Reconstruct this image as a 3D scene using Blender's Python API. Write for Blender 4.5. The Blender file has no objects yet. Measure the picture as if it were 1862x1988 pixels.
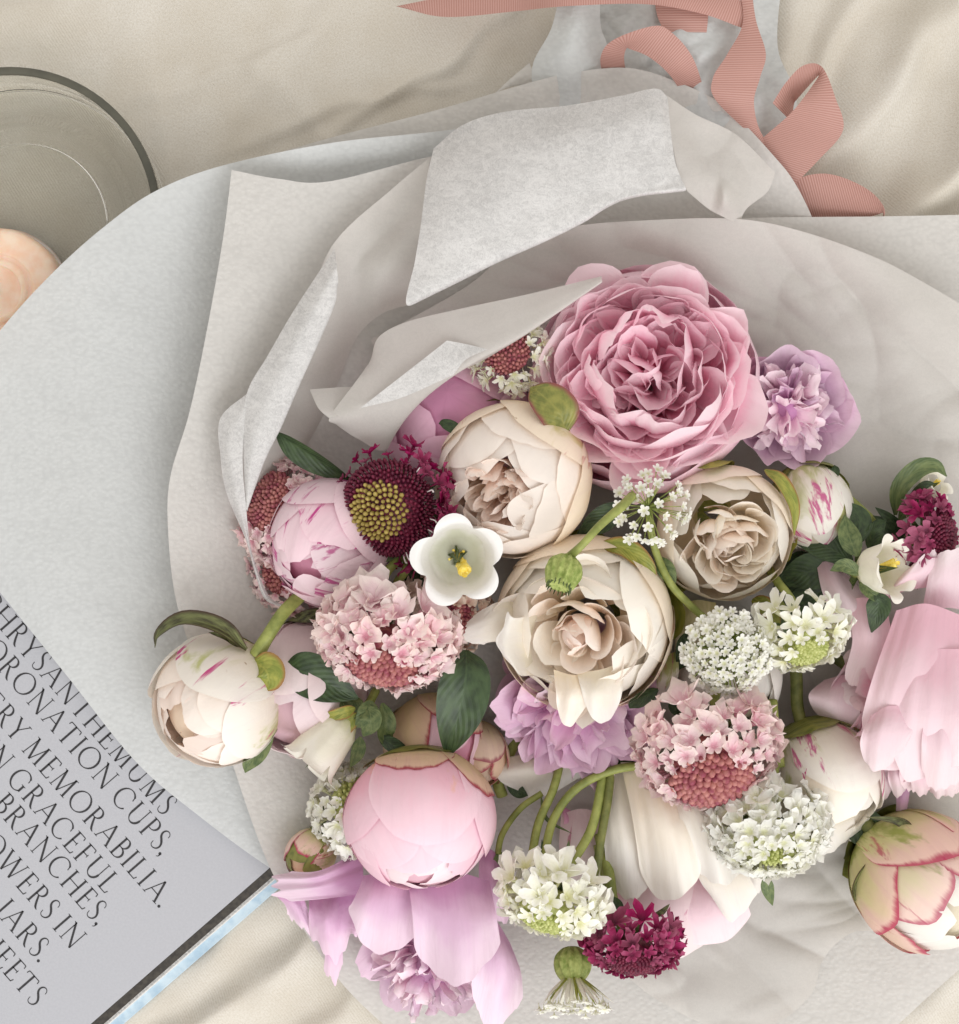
import bpy, math, random
import numpy as np
from mathutils import Vector, Matrix, Quaternion

# ------------------------------------------------------------------ camera, light, exposure
S = 0.00025            # one layout unit = 0.25 mm
H = 3000.0             # camera height in layout units
FW, FH = 1862.0, 1988.0
sc = bpy.context.scene
col = sc.collection
cam = bpy.data.cameras.new('camera')
cam.sensor_fit = 'VERTICAL'; cam.sensor_height = 24.0
cam.lens = 24.0 * H / FH
cam.clip_start = 0.02; cam.clip_end = 20
camo = bpy.data.objects.new('camera', cam); col.objects.link(camo)
camo.location = (0, 0, H * S)
sc.camera = camo

world = bpy.data.worlds.new('World'); sc.world = world
world.use_nodes = True
bg = world.node_tree.nodes['Background']
bg.inputs[0].default_value = (1.0, 0.96, 0.905, 1); bg.inputs[1].default_value = 0.87

def area(name, loc, target, sx, sy, power, colr):
    l = bpy.data.lights.new(name, 'AREA'); l.shape = 'RECTANGLE'; l.size = sx; l.size_y = sy
    l.energy = power; l.color = colr
    o = bpy.data.objects.new(name, l); col.objects.link(o); o.location = loc
    o.rotation_euler = (Vector(target) - Vector(loc)).to_track_quat('-Z', 'Y').to_euler()
    return o
area('window_light', (0.65, -1.5, 1.5), (0, -0.02, 0), 2.1, 1.6, 34.0, (0.95, 0.975, 1.0))

sc.view_settings.view_transform = 'Standard'; sc.view_settings.look = 'None'
sc.view_settings.exposure = 0.0; sc.view_settings.gamma = 1.0
sc.view_settings.use_curve_mapping = False
sc.cycles.max_bounces = 10; sc.cycles.transmission_bounces = 8; sc.cycles.diffuse_bounces = 5
sc.cycles.caustics_refractive = True

# ------------------------------------------------------------------ helpers
rng = np.random.default_rng(7)
random.seed(7)

def W(px, py, z):
    f = (H - z) / H
    return Vector(((px - FW / 2) * f * S, -(py - FH / 2) * f * S, z * S))

def Wn(P):
    P = np.asarray(P, float)
    f = (H - P[..., 2]) / H
    return np.stack([(P[..., 0] - FW / 2) * f * S, -(P[..., 1] - FH / 2) * f * S, P[..., 2] * S], -1)

def hexc(h):
    h = h.lstrip('#'); r = []
    for i in (0, 2, 4):
        c = int(h[i:i + 2], 16) / 255
        r.append(c / 12.92 if c <= 0.04045 else ((c + 0.055) / 1.055) ** 2.4)
    return (r[0], r[1], r[2], 1)

def grid_faces(nv, nu, closed=False):
    i = np.arange(nv - 1)[:, None]; n = nu if closed else nu - 1
    j = np.arange(n)[None, :]; j2 = (j + 1) % nu
    a = i * nu + j; b = i * nu + j2; c = (i + 1) * nu + j2; d = (i + 1) * nu + j
    return np.stack([a, b, c, d], -1).reshape(-1, 4)

def make_mesh(name, verts, faces, mat=None, uv=None, smooth=True):
    me = bpy.data.meshes.new(name)
    verts = np.asarray(verts, np.float32).reshape(-1, 3)
    if isinstance(faces, np.ndarray):
        nf, k = faces.shape
        me.vertices.add(len(verts)); me.vertices.foreach_set('co', verts.ravel())
        me.loops.add(nf * k); me.loops.foreach_set('vertex_index', faces.astype(np.int32).ravel())
        me.polygons.add(nf); me.polygons.foreach_set('loop_start', np.arange(0, nf * k, k, dtype=np.int32))
        me.update(calc_edges=True)
    else:
        me.from_pydata([tuple(v) for v in verts], [], faces)
    if uv is not None:
        lay = me.uv_layers.new(name='UVMap')
        li = np.empty(len(me.loops), np.int32); me.loops.foreach_get('vertex_index', li)
        lay.data.foreach_set('uv', np.asarray(uv, np.float32).reshape(-1, 2)[li].ravel())
    if smooth:
        me.polygons.foreach_set('use_smooth', np.ones(len(me.polygons), bool))
    if mat: me.materials.append(mat)
    me.validate(); me.update()
    return me

def link(name, me, parent=None, mat4=None):
    o = bpy.data.objects.new(name, me); col.objects.link(o)
    if parent: o.parent = parent
    if mat4 is not None: o.matrix_basis = mat4
    return o

def tag(o, label, cat, group=None, kind=None):
    if label: o['label'] = label
    if cat: o['category'] = cat
    if group: o['group'] = group
    if kind: o['kind'] = kind
    return o

def thing(name, label, cat, loc, group=None):
    o = bpy.data.objects.new(name, None); col.objects.link(o)
    o.empty_display_size = 0.01
    o.location = loc
    return tag(o, label, cat, group)

def nz(seed, fx, fy, n=5):
    """smooth random 2-D function built of sines"""
    r = np.random.default_rng(seed)
    k = r.normal(size=(n, 2)); ph = r.uniform(0, 6.28, n); am = r.uniform(.5, 1, n); am /= np.sqrt((am ** 2).sum() / 2)
    def f(u, v):
        t = 0
        for i in range(n):
            t = t + am[i] * np.sin(k[i, 0] * fx * u + k[i, 1] * fy * v + ph[i])
        return t * .6
    return f

def cr_w(t):
    return np.stack([-.5 * t ** 3 + t ** 2 - .5 * t, 1.5 * t ** 3 - 2.5 * t ** 2 + 1, -1.5 * t ** 3 + 2 * t ** 2 + .5 * t, .5 * t ** 3 - .5 * t ** 2], -1)

def cr_curve(P, n):
    P = np.asarray(P, float); m = len(P)
    if m == 2:
        t = np.linspace(0, 1, n)[:, None]; return P[0] * (1 - t) + P[1] * t
    E = np.concatenate([[2 * P[0] - P[1]], P, [2 * P[-1] - P[-2]]])
    t = np.linspace(0, m - 1, n); i = np.minimum(t.astype(int), m - 2); w = cr_w(t - i)
    idx = i[:, None] + np.arange(4)[None]
    return np.einsum('nk,nk...->n...', w, E[idx])

def cr_surf(C, nv, nu):
    C = np.asarray(C, float)
    A = cr_curve(C, nv)                     # along rows
    return np.swapaxes(cr_curve(np.swapaxes(A, 0, 1), nu), 0, 1)

# ------------------------------------------------------------------ material helpers
def new_mat(name):
    m = bpy.data.materials.new(name); m.use_nodes = True
    nt = m.node_tree; nt.nodes.clear()
    out = nt.nodes.new('ShaderNodeOutputMaterial')
    return m, nt, out

class N:
    """small node-tree helper"""
    def __init__(s, nt): s.nt = nt
    def n(s, t, **kw):
        x = s.nt.nodes.new(t)
        for k, v in kw.items():
            if k.startswith('i_'):
                key = k[2:]; key = int(key) if key.isdigit() else key
                if isinstance(v, bpy.types.NodeSocket): s.nt.links.new(v, x.inputs[key])
                else: x.inputs[key].default_value = v
            else: setattr(x, k, v)
        return x
    def l(s, a, b): s.nt.links.new(a, b)
    def math(s, op, a, b=None, clamp=False):
        x = s.nt.nodes.new('ShaderNodeMath'); x.operation = op; x.use_clamp = clamp
        for i, v in enumerate((a, b)):
            if v is None: continue
            if isinstance(v, bpy.types.NodeSocket): s.l(v, x.inputs[i])
            else: x.inputs[i].default_value = v
        return x.outputs[0]
    def ramp(s, fac, stops, interp='EASE'):
        x = s.nt.nodes.new('ShaderNodeValToRGB'); x.color_ramp.interpolation = interp
        el = x.color_ramp.elements
        el[0].position, el[0].color = stops[0]; el[1].position, el[1].color = stops[-1]
        for p, c in stops[1:-1]:
            e = el.new(p); e.color = c
        s.l(fac, x.inputs[0]); return x.outputs[0]
    def mix(s, fac, a, b, typ='MIX'):
        x = s.nt.nodes.new('ShaderNodeMix'); x.data_type = 'RGBA'; x.blend_type = typ
        for k, v in ((0, fac), (6, a), (7, b)):
            if isinstance(v, bpy.types.NodeSocket): s.l(v, x.inputs[k])
            else: x.inputs[k].default_value = v
        return x.outputs[2]
    def uv(s, scale=(1, 1, 1), rnd=0.0):
        u = s.n('ShaderNodeUVMap', uv_map='UVMap')
        m = s.n('ShaderNodeMapping', vector_type='POINT', i_Vector=u.outputs[0], i_Scale=scale)
        if rnd:
            oi = s.n('ShaderNodeObjectInfo')
            cx = s.n('ShaderNodeCombineXYZ')
            s.l(s.math('MULTIPLY', oi.outputs['Random'], rnd), cx.inputs[2])
            s.l(cx.outputs[0], m.inputs['Location'])
        return m.outputs[0]
    def noise(s, vec, scale, detail=3, rough=.5, dist=0.0):
        x = s.n('ShaderNodeTexNoise', i_Scale=scale, i_Detail=detail, i_Roughness=rough, i_Distortion=dist)
        s.l(vec, x.inputs['Vector']); return x.outputs[0]

def thin_out(h, out, colr, bump, rough, transl, spec=.35, tcol=None):
    """thin sheet: diffuse front + light coming through"""
    p = h.n('ShaderNodeBsdfPrincipled', i_Roughness=rough)
    p.inputs['Specular IOR Level'].default_value = spec
    t = h.n('ShaderNodeBsdfTranslucent')
    for sh, key in ((p, 'Base Color'), (t, 'Color')):
        c = colr if sh is p or tcol is None else tcol
        if isinstance(c, bpy.types.NodeSocket): h.l(c, sh.inputs[key])
        else: sh.inputs[key].default_value = c
    if bump is not None:
        h.l(bump, p.inputs['Normal']); h.l(bump, t.inputs['Normal'])
    m = h.n('ShaderNodeMixShader', i_0=transl)
    h.l(p.outputs[0], m.inputs[1]); h.l(t.outputs[0], m.inputs[2]); h.l(m.outputs[0], out.inputs[0])

def petal_mat(name, base, mid, tip, streak=None, s_amt=0.8, s_lo=.6, blot=None, b_amt=.8, b_lo=.5, rough=.55, transl=.20, vein=.12, edge=None, speck=None):
    m, nt, out = new_mat(name); h = N(nt)
    base, mid, tip = hexc(base), hexc(mid), hexc(tip)
    uvn = h.n('ShaderNodeUVMap', uv_map='UVMap'); sep = h.n('ShaderNodeSeparateXYZ', i_0=uvn.outputs[0])
    v = sep.outputs[1]
    vn = h.noise(h.uv((16, 1.1, 1), 37), 1.6, 4, .6)
    big = h.noise(h.uv((2.2, 1.6, 1), 53), 1.5, 2)
    vv = h.math('ADD', v, h.math('MULTIPLY', h.math('SUBTRACT', big, .5), .55))
    vv = h.math('ADD', vv, h.math('MULTIPLY', h.math('SUBTRACT', vn, .5), .28))
    c = h.ramp(vv, [(0.06, base), (0.45, mid), (0.92, tip)])
    if blot:   # greenish / tan patch on the guard petals
        bl = h.noise(h.uv((2.6, 1.0, 1), 71), 1.7, 4, .6, .6)
        bl = h.math('ADD', bl, h.math('MULTIPLY', h.math('SUBTRACT', .5, v), .30))
        f = h.ramp(bl, [(b_lo, (0, 0, 0, 1)), (b_lo + .16, (b_amt,) * 3 + (1,))])
        c = h.mix(f, c, hexc(blot))
    if speck:
        sk = h.noise(h.uv((7, 7, 1), 23), 1.2, 2, .5)
        c = h.mix(h.ramp(sk, [(.735, (0, 0, 0, 1)), (.76, (.6,) * 3 + (1,))]), c, hexc(speck))
    if streak:
        st = h.noise(h.uv((5.5, .9, 1), 91), 1.35, 5, .62, .5)
        f = h.ramp(st, [(s_lo, (0, 0, 0, 1)), (s_lo + .07, (s_amt,) * 3 + (1,))])
        c = h.mix(f, c, hexc(streak))
    if edge:
        e = h.math('ADD', v, h.math('MULTIPLY', h.math('SUBTRACT', vn, .5), .1))
        f = h.ramp(e, [(.93, (0, 0, 0, 1)), (.99, (.85,) * 3 + (1,))])
        c = h.mix(f, c, hexc(edge))
    dark = h.mix(1.0, c, (0.80, 0.72, 0.76, 1), 'MULTIPLY')
    f = h.ramp(vn, [(.45, (0, 0, 0, 1)), (.75, (vein * 3,) * 3 + (1,))])
    c = h.mix(f, c, dark)
    oi = h.n('ShaderNodeObjectInfo')
    hs = h.n('ShaderNodeHueSaturation', i_Color=c)
    h.l(h.math('ADD', .94, h.math('MULTIPLY', oi.outputs['Random'], .12)), hs.inputs['Value'])
    h.l(h.math('ADD', .85, h.math('MULTIPLY', h.math('FRACT', h.math('MULTIPLY', oi.outputs['Random'], 7.3)), .3)), hs.inputs['Saturation'])
    cr_ = h.noise(h.uv((3.2, 2.2, 1), 17), 1.6, 5, .55, .9)
    b = h.n('ShaderNodeBump', i_Strength=.32, i_Distance=.0016, i_Height=h.math('ADD', h.math('MULTIPLY', vn, .22), cr_))
    thin_out(h, out, hs.outputs[0], b.outputs[0], rough, transl)
    return m

def leaf_mat(name, dark, light, edge=None, rough=.42, transl=.15):
    m, nt, out = new_mat(name); h = N(nt)
    uvn = h.n('ShaderNodeUVMap', uv_map='UVMap'); sep = h.n('ShaderNodeSeparateXYZ', i_0=uvn.outputs[0])
    u = h.math('ABSOLUTE', h.math('SUBTRACT', sep.outputs[0], .5))
    big = h.noise(h.uv((3, 5, 1), 31), 1.5, 4)
    c = h.ramp(big, [(.3, hexc(dark)), (.7, hexc(light))])
    mid = h.ramp(u, [(.012, (.6,) * 3 + (1,)), (.035, (0, 0, 0, 1))])
    vv = h.math('SUBTRACT', h.math('MULTIPLY', sep.outputs[1], 9), h.math('MULTIPLY', u, 7))
    side = h.math('ABSOLUTE', h.math('SUBTRACT', h.math('FRACT', vv), .5))
    sv = h.ramp(side, [(.0, (.35,) * 3 + (1,)), (.07, (0, 0, 0, 1))])
    c = h.mix(sv, c, hexc(light)); c = h.mix(mid, c, hexc(light))
    if edge:
        e = h.math('ADD', u, h.math('MULTIPLY', h.math('SUBTRACT', big, .5), .2))
        c = h.mix(h.ramp(e, [(.34, (0, 0, 0, 1)), (.5, (.9,) * 3 + (1,))]), c, hexc(edge))
    b = h.n('ShaderNodeBump', i_Strength=.35, i_Distance=.0008, i_Height=h.math('ADD', side, h.math('MULTIPLY', big, .5)))
    thin_out(h, out, c, b.outputs[0], rough, transl, .5)
    return m

def solid_mat(name, a, b, scale=300, rough=.5, spec=.4, bump=.2, sss=0.0):
    m, nt, out = new_mat(name); h = N(nt)
    g = h.n('ShaderNodeNewGeometry')
    nn = h.noise(g.outputs['Position'], scale, 4, .6)
    c = h.ramp(nn, [(.32, hexc(a)), (.68, hexc(b))])
    p = h.n('ShaderNodeBsdfPrincipled', i_Roughness=rough); p.inputs['Specular IOR Level'].default_value = spec
    h.l(c, p.inputs['Base Color'])
    if sss:
        p.inputs['Subsurface Weight'].default_value = sss; p.inputs['Subsurface Scale'].default_value = .004
        p.inputs['Subsurface Radius'].default_value = (1, .5, .3)
    bb = h.n('ShaderNodeBump', i_Strength=bump, i_Distance=.0008, i_Height=nn); h.l(bb.outputs[0], p.inputs['Normal'])
    h.l(p.outputs[0], out.inputs[0]); return m

def paper_mat(name, colr, transl=.22):
    """embossed non-woven florist paper: rows of small raised dots"""
    m, nt, out = new_mat(name); h = N(nt)
    uv = h.uv((1, 1.25, 1))
    vo = h.n('ShaderNodeTexVoronoi', feature='SMOOTH_F1', i_Scale=11.5); vo.inputs['Randomness'].default_value = .85
    h.l(uv, vo.inputs['Vector'])
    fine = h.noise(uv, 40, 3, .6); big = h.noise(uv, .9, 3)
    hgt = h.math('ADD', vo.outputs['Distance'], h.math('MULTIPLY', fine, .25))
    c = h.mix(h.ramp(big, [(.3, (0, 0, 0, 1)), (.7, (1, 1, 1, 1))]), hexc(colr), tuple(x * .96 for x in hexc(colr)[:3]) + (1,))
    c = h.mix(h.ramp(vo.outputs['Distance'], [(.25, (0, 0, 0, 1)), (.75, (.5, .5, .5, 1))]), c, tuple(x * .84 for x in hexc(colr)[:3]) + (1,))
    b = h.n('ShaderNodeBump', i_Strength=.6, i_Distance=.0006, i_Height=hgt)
    thin_out(h, out, c, b.outputs[0], .7, transl, .2)
    return m

def tissue_mat(name, colr, transl=.4, fib=.5):
    """fibrous tissue: tangled long fibres, clearer and denser patches"""
    m, nt, out = new_mat(name); h = N(nt)
    uv = h.uv((1, 1, 1))
    a = h.noise(h.uv((1.0, 1.6, 1)), 4.0, 10, .74, 1.6); b2 = h.noise(h.uv((1.5, 1.0, 1)), 8.0, 8, .7, 3.2)
    f = h.math('MULTIPLY', h.math('ADD', a, b2), .5); big = h.noise(uv, 1.1, 3)
    f2 = h.math('ADD', f, h.math('MULTIPLY', h.math('SUBTRACT', big, .5), .15))
    k = hexc(colr)
    c = h.ramp(f2, [(.36, tuple(x * (1 - .26 * fib) for x in k[:3]) + (1,)), (.62, k)])
    b = h.n('ShaderNodeBump', i_Strength=.25 * fib, i_Distance=.0006, i_Height=f)
    thin_out(h, out, c, b.outputs[0], .6, transl, .25)
    return m

# ------------------------------------------------------------------ materials
M = {}
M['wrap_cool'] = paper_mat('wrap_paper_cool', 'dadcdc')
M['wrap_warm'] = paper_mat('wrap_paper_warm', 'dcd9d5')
M['tissue'] = tissue_mat('white_tissue', 'ebeae9', .28, 1.1)
M['tissue_soft'] = tissue_mat('soft_tissue', 'dcd8d3', .34, .3)
M['stem'] = solid_mat('green_stem', '77803f', 'a0a65c', 110, .5, .4, .06)
M['stem_dark'] = solid_mat('dark_stem', '565e2e', '83854a', 110, .5, .4, .06)
M['bud_green'] = solid_mat('green_bud', '7f9145', 'b4bd73', 320, .55, .35, .5)
M['leaf'] = leaf_mat('dark_leaf', '2c3d25', '455a37')
M['leaf_mid'] = leaf_mat('mid_leaf', '4c6038', '778453')
M['leaf_olive'] = leaf_mat('olive_sepal', '6f7638', '97964d', '8a3f49')
M['sepal'] = leaf_mat('lime_sepal', '7f8a3a', 'a9a94f', '9a6a3c')
M['brown'] = leaf_mat('brown_sepal', '35301c', '7d8352', '40201d')
M['pink'] = petal_mat('pink_petal', 'ef9fbe', 'f8c0d4', 'fde0ea', vein=.06, transl=.30)
M['pink_in'] = petal_mat('pink_inner_petal', 'f29cbb', 'fbc4d7', 'ffe9f0', vein=.04, transl=.40)
M['lilac'] = petal_mat('lilac_petal', 'c996bc', 'dfb9d5', 'efd6e6', vein=.12, transl=.14)
M['lilac_deep'] = petal_mat('deep_lilac_petal', 'c784b4', 'dfacd0', 'efcfe4', vein=.12, transl=.14)
M['lilac_in'] = petal_mat('lilac_inner_petal', 'dda6c8', 'f3d2e2', 'fae8ef', vein=.07)
M['mauve'] = petal_mat('mauve_petal', 'dd9fc0', 'e9b5cf', 'f1c9dd', vein=.1)
M['pale'] = petal_mat('pale_pink_petal', 'ecc4d0', 'f3d8e0', 'f8e6ea', vein=.08)
M['pale_streak'] = petal_mat('pale_pink_streaked_petal', 'f0cfd6', 'f6dfe3', 'fae9ea', streak='c4377f', s_amt=.7, s_lo=.64, vein=.08)
M['cream'] = petal_mat('cream_petal', 'fae4cd', 'fdeee0', 'fff6ee', vein=.03, transl=.24)
M['cream_in'] = petal_mat('cream_inner_petal', 'f8d2bb', 'fce6d8', 'fff1e8', streak='c8607c', s_amt=.6, s_lo=.63, vein=.05, transl=.3)
M['cream_guard'] = petal_mat('cream_guard_petal', 'e8d8a2', 'f7e5c8', 'fbeedc', streak='bd5f66', s_amt=.5, s_lo=.62, blot='cfc27a', b_amt=.7, b_lo=.50, speck='8a6a3c', vein=.06)
M['white'] = petal_mat('white_petal', 'ebe1cb', 'f0e9dd', 'f4f0ea', vein=.05, transl=.2)
M['white_cream'] = petal_mat('white_cream_petal', 'f4e4c8', 'f8eddd', 'faf4ea', vein=.03, transl=.22)
M['white_streak'] = petal_mat('white_streaked_petal', 'e9deb4', 'f1e8da', 'f5f0e8', streak='c83a86', s_amt=.9, s_lo=.575, blot='b9be6a', b_amt=.75, b_lo=.465, speck='a08050', vein=.05)
M['bud_pink'] = petal_mat('pink_bud_petal', 'f5cfae', 'f5c3d3', 'f8d9e4', streak='cc5a97', s_amt=.55, s_lo=.68, blot='f3bf9f', b_amt=.6, b_lo=.54, vein=.06)
M['bud_stripe'] = petal_mat('striped_pink_bud_petal', 'eeb9cf', 'f5cddc', 'fae2ea', streak='c4408e', s_amt=.9, s_lo=.555, blot='e6cfa0', b_amt=.6, b_lo=.63, vein=.1)
M['bud_guard'] = petal_mat('green_pink_guard_petal', 'a0b052', 'dcd6a0', 'f3d3c6', streak='c24a6a', s_amt=.75, s_lo=.60, blot='98a64a', b_amt=.8, b_lo=.50, vein=.1, edge='b8325e')
M['tan_guard'] = petal_mat('tan_guard_petal', 'a8ad66', 'e3d0a2', 'efd2ba', streak='a8455a', s_amt=.75, s_lo=.62, vein=.12, edge='a93354')
M['fl_pink'] = petal_mat('pale_pink_floret', 'dea4b2', 'f0cfd4', 'f7e4df', vein=.08, transl=.2)
M['fl_white'] = petal_mat('white_floret', 'e3e3bc', 'efeee2', 'f5f4ee', vein=.05, transl=.22)
M['fl_cream'] = petal_mat('cream_floret', 'e3e2b4', 'f5f4e2', 'fbfaf2', vein=.05, transl=.22)
M['fl_beige'] = petal_mat('beige_floret', 'c79c92', 'e0c4b4', 'ead8c8', vein=.05, transl=.22)
M['fl_red'] = petal_mat('crimson_floret', '741c42', '9a305c', 'b04c74', vein=.1, transl=.2)
M['cushion_rose'] = solid_mat('rose_pincushion', '8f4052', 'bd8078', 260, .5, .4, .05)
M['cushion_wine'] = solid_mat('wine_pincushion', '4e0f2a', '7d2340', 420, .5, .4, .3)
M['cushion_olive'] = solid_mat('olive_pincushion', '8d7a3c', 'bba65e', 420, .5, .4, .3)
M['cushion_lime'] = solid_mat('lime_pincushion', '98a152', 'cdd08e', 420, .5, .4, .3)
M['bell'] = petal_mat('white_bell', 'dadbc4', 'f6f4ee', 'fdfcfa', vein=.05, transl=.2, rough=.45)
M['bell_cream'] = petal_mat('cream_bell', 'dcdcaa', 'f1eddb', 'f7f4e8', vein=.06, transl=.2, rough=.45)
M['yellow'] = solid_mat('yellow_stigma', 'e0bf3c', 'f0dc78', 500, .6, .3, .4)
M['anther'] = solid_mat('white_anther', 'f0e4e4', 'fbf4f2', 500, .6, .3, .1)

# ------------------------------------------------------------------ sheets
def sheet_grid(ctrl, nu, nv, wr=None, crum=None, seed=1):
    P = cr_surf(ctrl, nv, nu)
    x, y = P[..., 0], P[..., 1]
    if wr:
        amp, lam = wr
        P[..., 2] += amp * nz(seed, 2.6 / lam, 2.6 / lam, 16)(x, y)
    if crum:
        amp, lam = crum
        r = np.random.default_rng(seed + 5); d = 0
        for k in range(5):
            a = r.uniform(0, math.pi); wv = nz(seed * 11 + k, 3.0 / lam, 3.0 / lam, 3)(x, y)
            t = (x * math.cos(a) + y * math.sin(a)) / lam * r.uniform(.6, 1.5) + r.uniform(0, 9) + wv
            d = d + (np.abs(np.sin(t)) ** .8 - .6) * r.uniform(.5, 1)
        P[..., 2] += amp * d * .5
    return P

def sheet(name, ctrl, nu, nv, mat, label=None, cat=None, group=None, parent=None, ploc=None, wr=None, crum=None, seed=1):
    P = sheet_grid(ctrl, nu, nv, wr, crum, seed)
    V = Wn(P)
    if parent is not None: V = V - np.array(ploc if ploc is not None else parent.location)
    uv = P[..., :2] / 100.0
    me = make_mesh(name, V, grid_faces(nv, nu), mat, uv)
    o = link(name, me, parent)
    if label: tag(o, label, cat, group)
    return o

# ------------------------------------------------------------------ the cloth
def cloth_z(x, y):
    z = 5 * nz(31, 6.28 / 620, 6.28 / 520, 6)(x, y) + 1.6 * nz(32, 6.28 / 150, 6.28 / 150, 7)(x, y)
    folds = [(1900, -40, 1560, 380, 44, 62), (2040, 60, 1720, 470, 40, 52), (1640, -160, 1490, 160, 40, 34), (1900, 260, 1740, 520, 32, 34), (1780, -120, 1600, 120, 26, 22),
             (980, 20, 760, 190, 15, 13), (800, 175, 560, 250, 16, 8), (330, 165, 560, 95, 16, 7), (640, 20, 560, 110, 30, 9), (-80, 80, 330, -30, 60, 22),
             (120, -60, 700, -30, 50, 12), (300, 150, 330, 330, 26, 7), (520, 140, 640, 260, 20, 7),
             (330, 2030, 640, 1800, 34, 36), (180, 2030, 560, 1740, 40, 18), (500, 2080, 720, 1900, 28, 16), (1700, 2040, 1900, 1860, 40, 14)]
    wob = 14 * nz(33, 6.28 / 260, 6.28 / 260, 5)(x, y)
    for x0, y0, x1, y1, w, a in folds:
        dx, dy = x1 - x0, y1 - y0; L = math.hypot(dx, dy); dx /= L; dy /= L
        t = (x - x0) * dx + (y - y0) * dy; d = -(x - x0) * dy + (y - y0) * dx + wob
        e = np.exp(-np.clip(-t, 0, None) ** 2 / (2 * 90 ** 2)) * np.exp(-np.clip(t - L, 0, None) ** 2 / (2 * 90 ** 2))
        d = np.where(d > 0, d * .75, d * 1.35)
        z = z + a * np.exp(-(d / w) ** 2) * e
    return z

def build_cloth():
    xs = np.concatenate([np.arange(-1700, -160, 22), np.arange(-160, 2040, 7), np.arange(2040, 3600, 22)])
    ys = np.concatenate([np.arange(-1600, -120, 22), np.arange(-120, 2120, 7), np.arange(2120, 3600, 22)])
    X, Y = np.meshgrid(xs, ys)
    Z = np.clip(cloth_z(X, Y), -20, 90) - 14
    V = np.stack([(X - FW / 2) * S, -(Y - FH / 2) * S, Z * S], -1)
    m, nt, out = new_mat('cotton_sheet'); h = N(nt)
    uv = h.uv((1, 1, 1))
    rot = h.n('ShaderNodeMapping', i_Vector=uv, i_Rotation=(0, 0, .55))
    wv = h.n('ShaderNodeTexWave', i_Scale=6.2, i_Distortion=1.2, i_Detail=2.0); wv.inputs['Detail Scale'].default_value = 3
    h.l(rot.outputs[0], wv.inputs[0])
    fine = h.noise(uv, 26, 5, .65); big = h.noise(uv, .6, 4)
    c = h.ramp(big, [(.3, hexc('cec7bb')), (.7, hexc('d7d2c9'))])
    c = h.mix(h.ramp(fine, [(.35, (.35,) * 3 + (1,)), (.6, (0, 0, 0, 1))]), c, hexc('b5aa97'))
    hgt = h.math('ADD', h.math('MULTIPLY', wv.outputs[0], .45), h.math('MULTIPLY', fine, .8))
    b = h.n('ShaderNodeBump', i_Strength=.35, i_Distance=.0006, i_Height=hgt)
    p = h.n('ShaderNodeBsdfPrincipled', i_Roughness=.85); p.inputs['Specular IOR Level'].default_value = .15
    p.inputs['Sheen Weight'].default_value = .15
    h.l(c, p.inputs['Base Color']); h.l(b.outputs[0], p.inputs['Normal']); h.l(p.outputs[0], out.inputs[0])
    o = link('bed_sheet', make_mesh('bed_sheet', V, grid_faces(len(ys), len(xs)), m, np.stack([X, Y], -1) / 100))
    o['kind'] = 'structure'; o['label'] = 'rumpled cream cotton bed sheet under everything'
build_cloth()

# ------------------------------------------------------------------ the open book
def rect_slab(name, parent, loc, org, ex, ey, x0, x1, y0, y1, z0, z1, mat, bev=1.0):
    """slab in the book's own frame (ex along the text, ey up the page), layout units"""
    pts = []
    for z, g in ((z0, 0), (z1 - bev, 0), (z1, bev)):
        for x, y in ((x0 + g, y0 + g), (x1 - g, y0 + g), (x1 - g, y1 - g), (x0 + g, y1 - g)):
            p = org + ex * x + ey * y
            pts.append(((p.x) * S, (p.y) * S, z * S))
    V = np.array(pts) - np.array(loc)
    F = [(3, 2, 1, 0), (8, 9, 10, 11)]
    for k in (0, 4):
        for i in range(4):
            j = (i + 1) % 4; F.append((k + i, k + j, k + 4 + j, k + 4 + i))
    return link(name, make_mesh(name, V, F, mat, smooth=False), parent)

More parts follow.
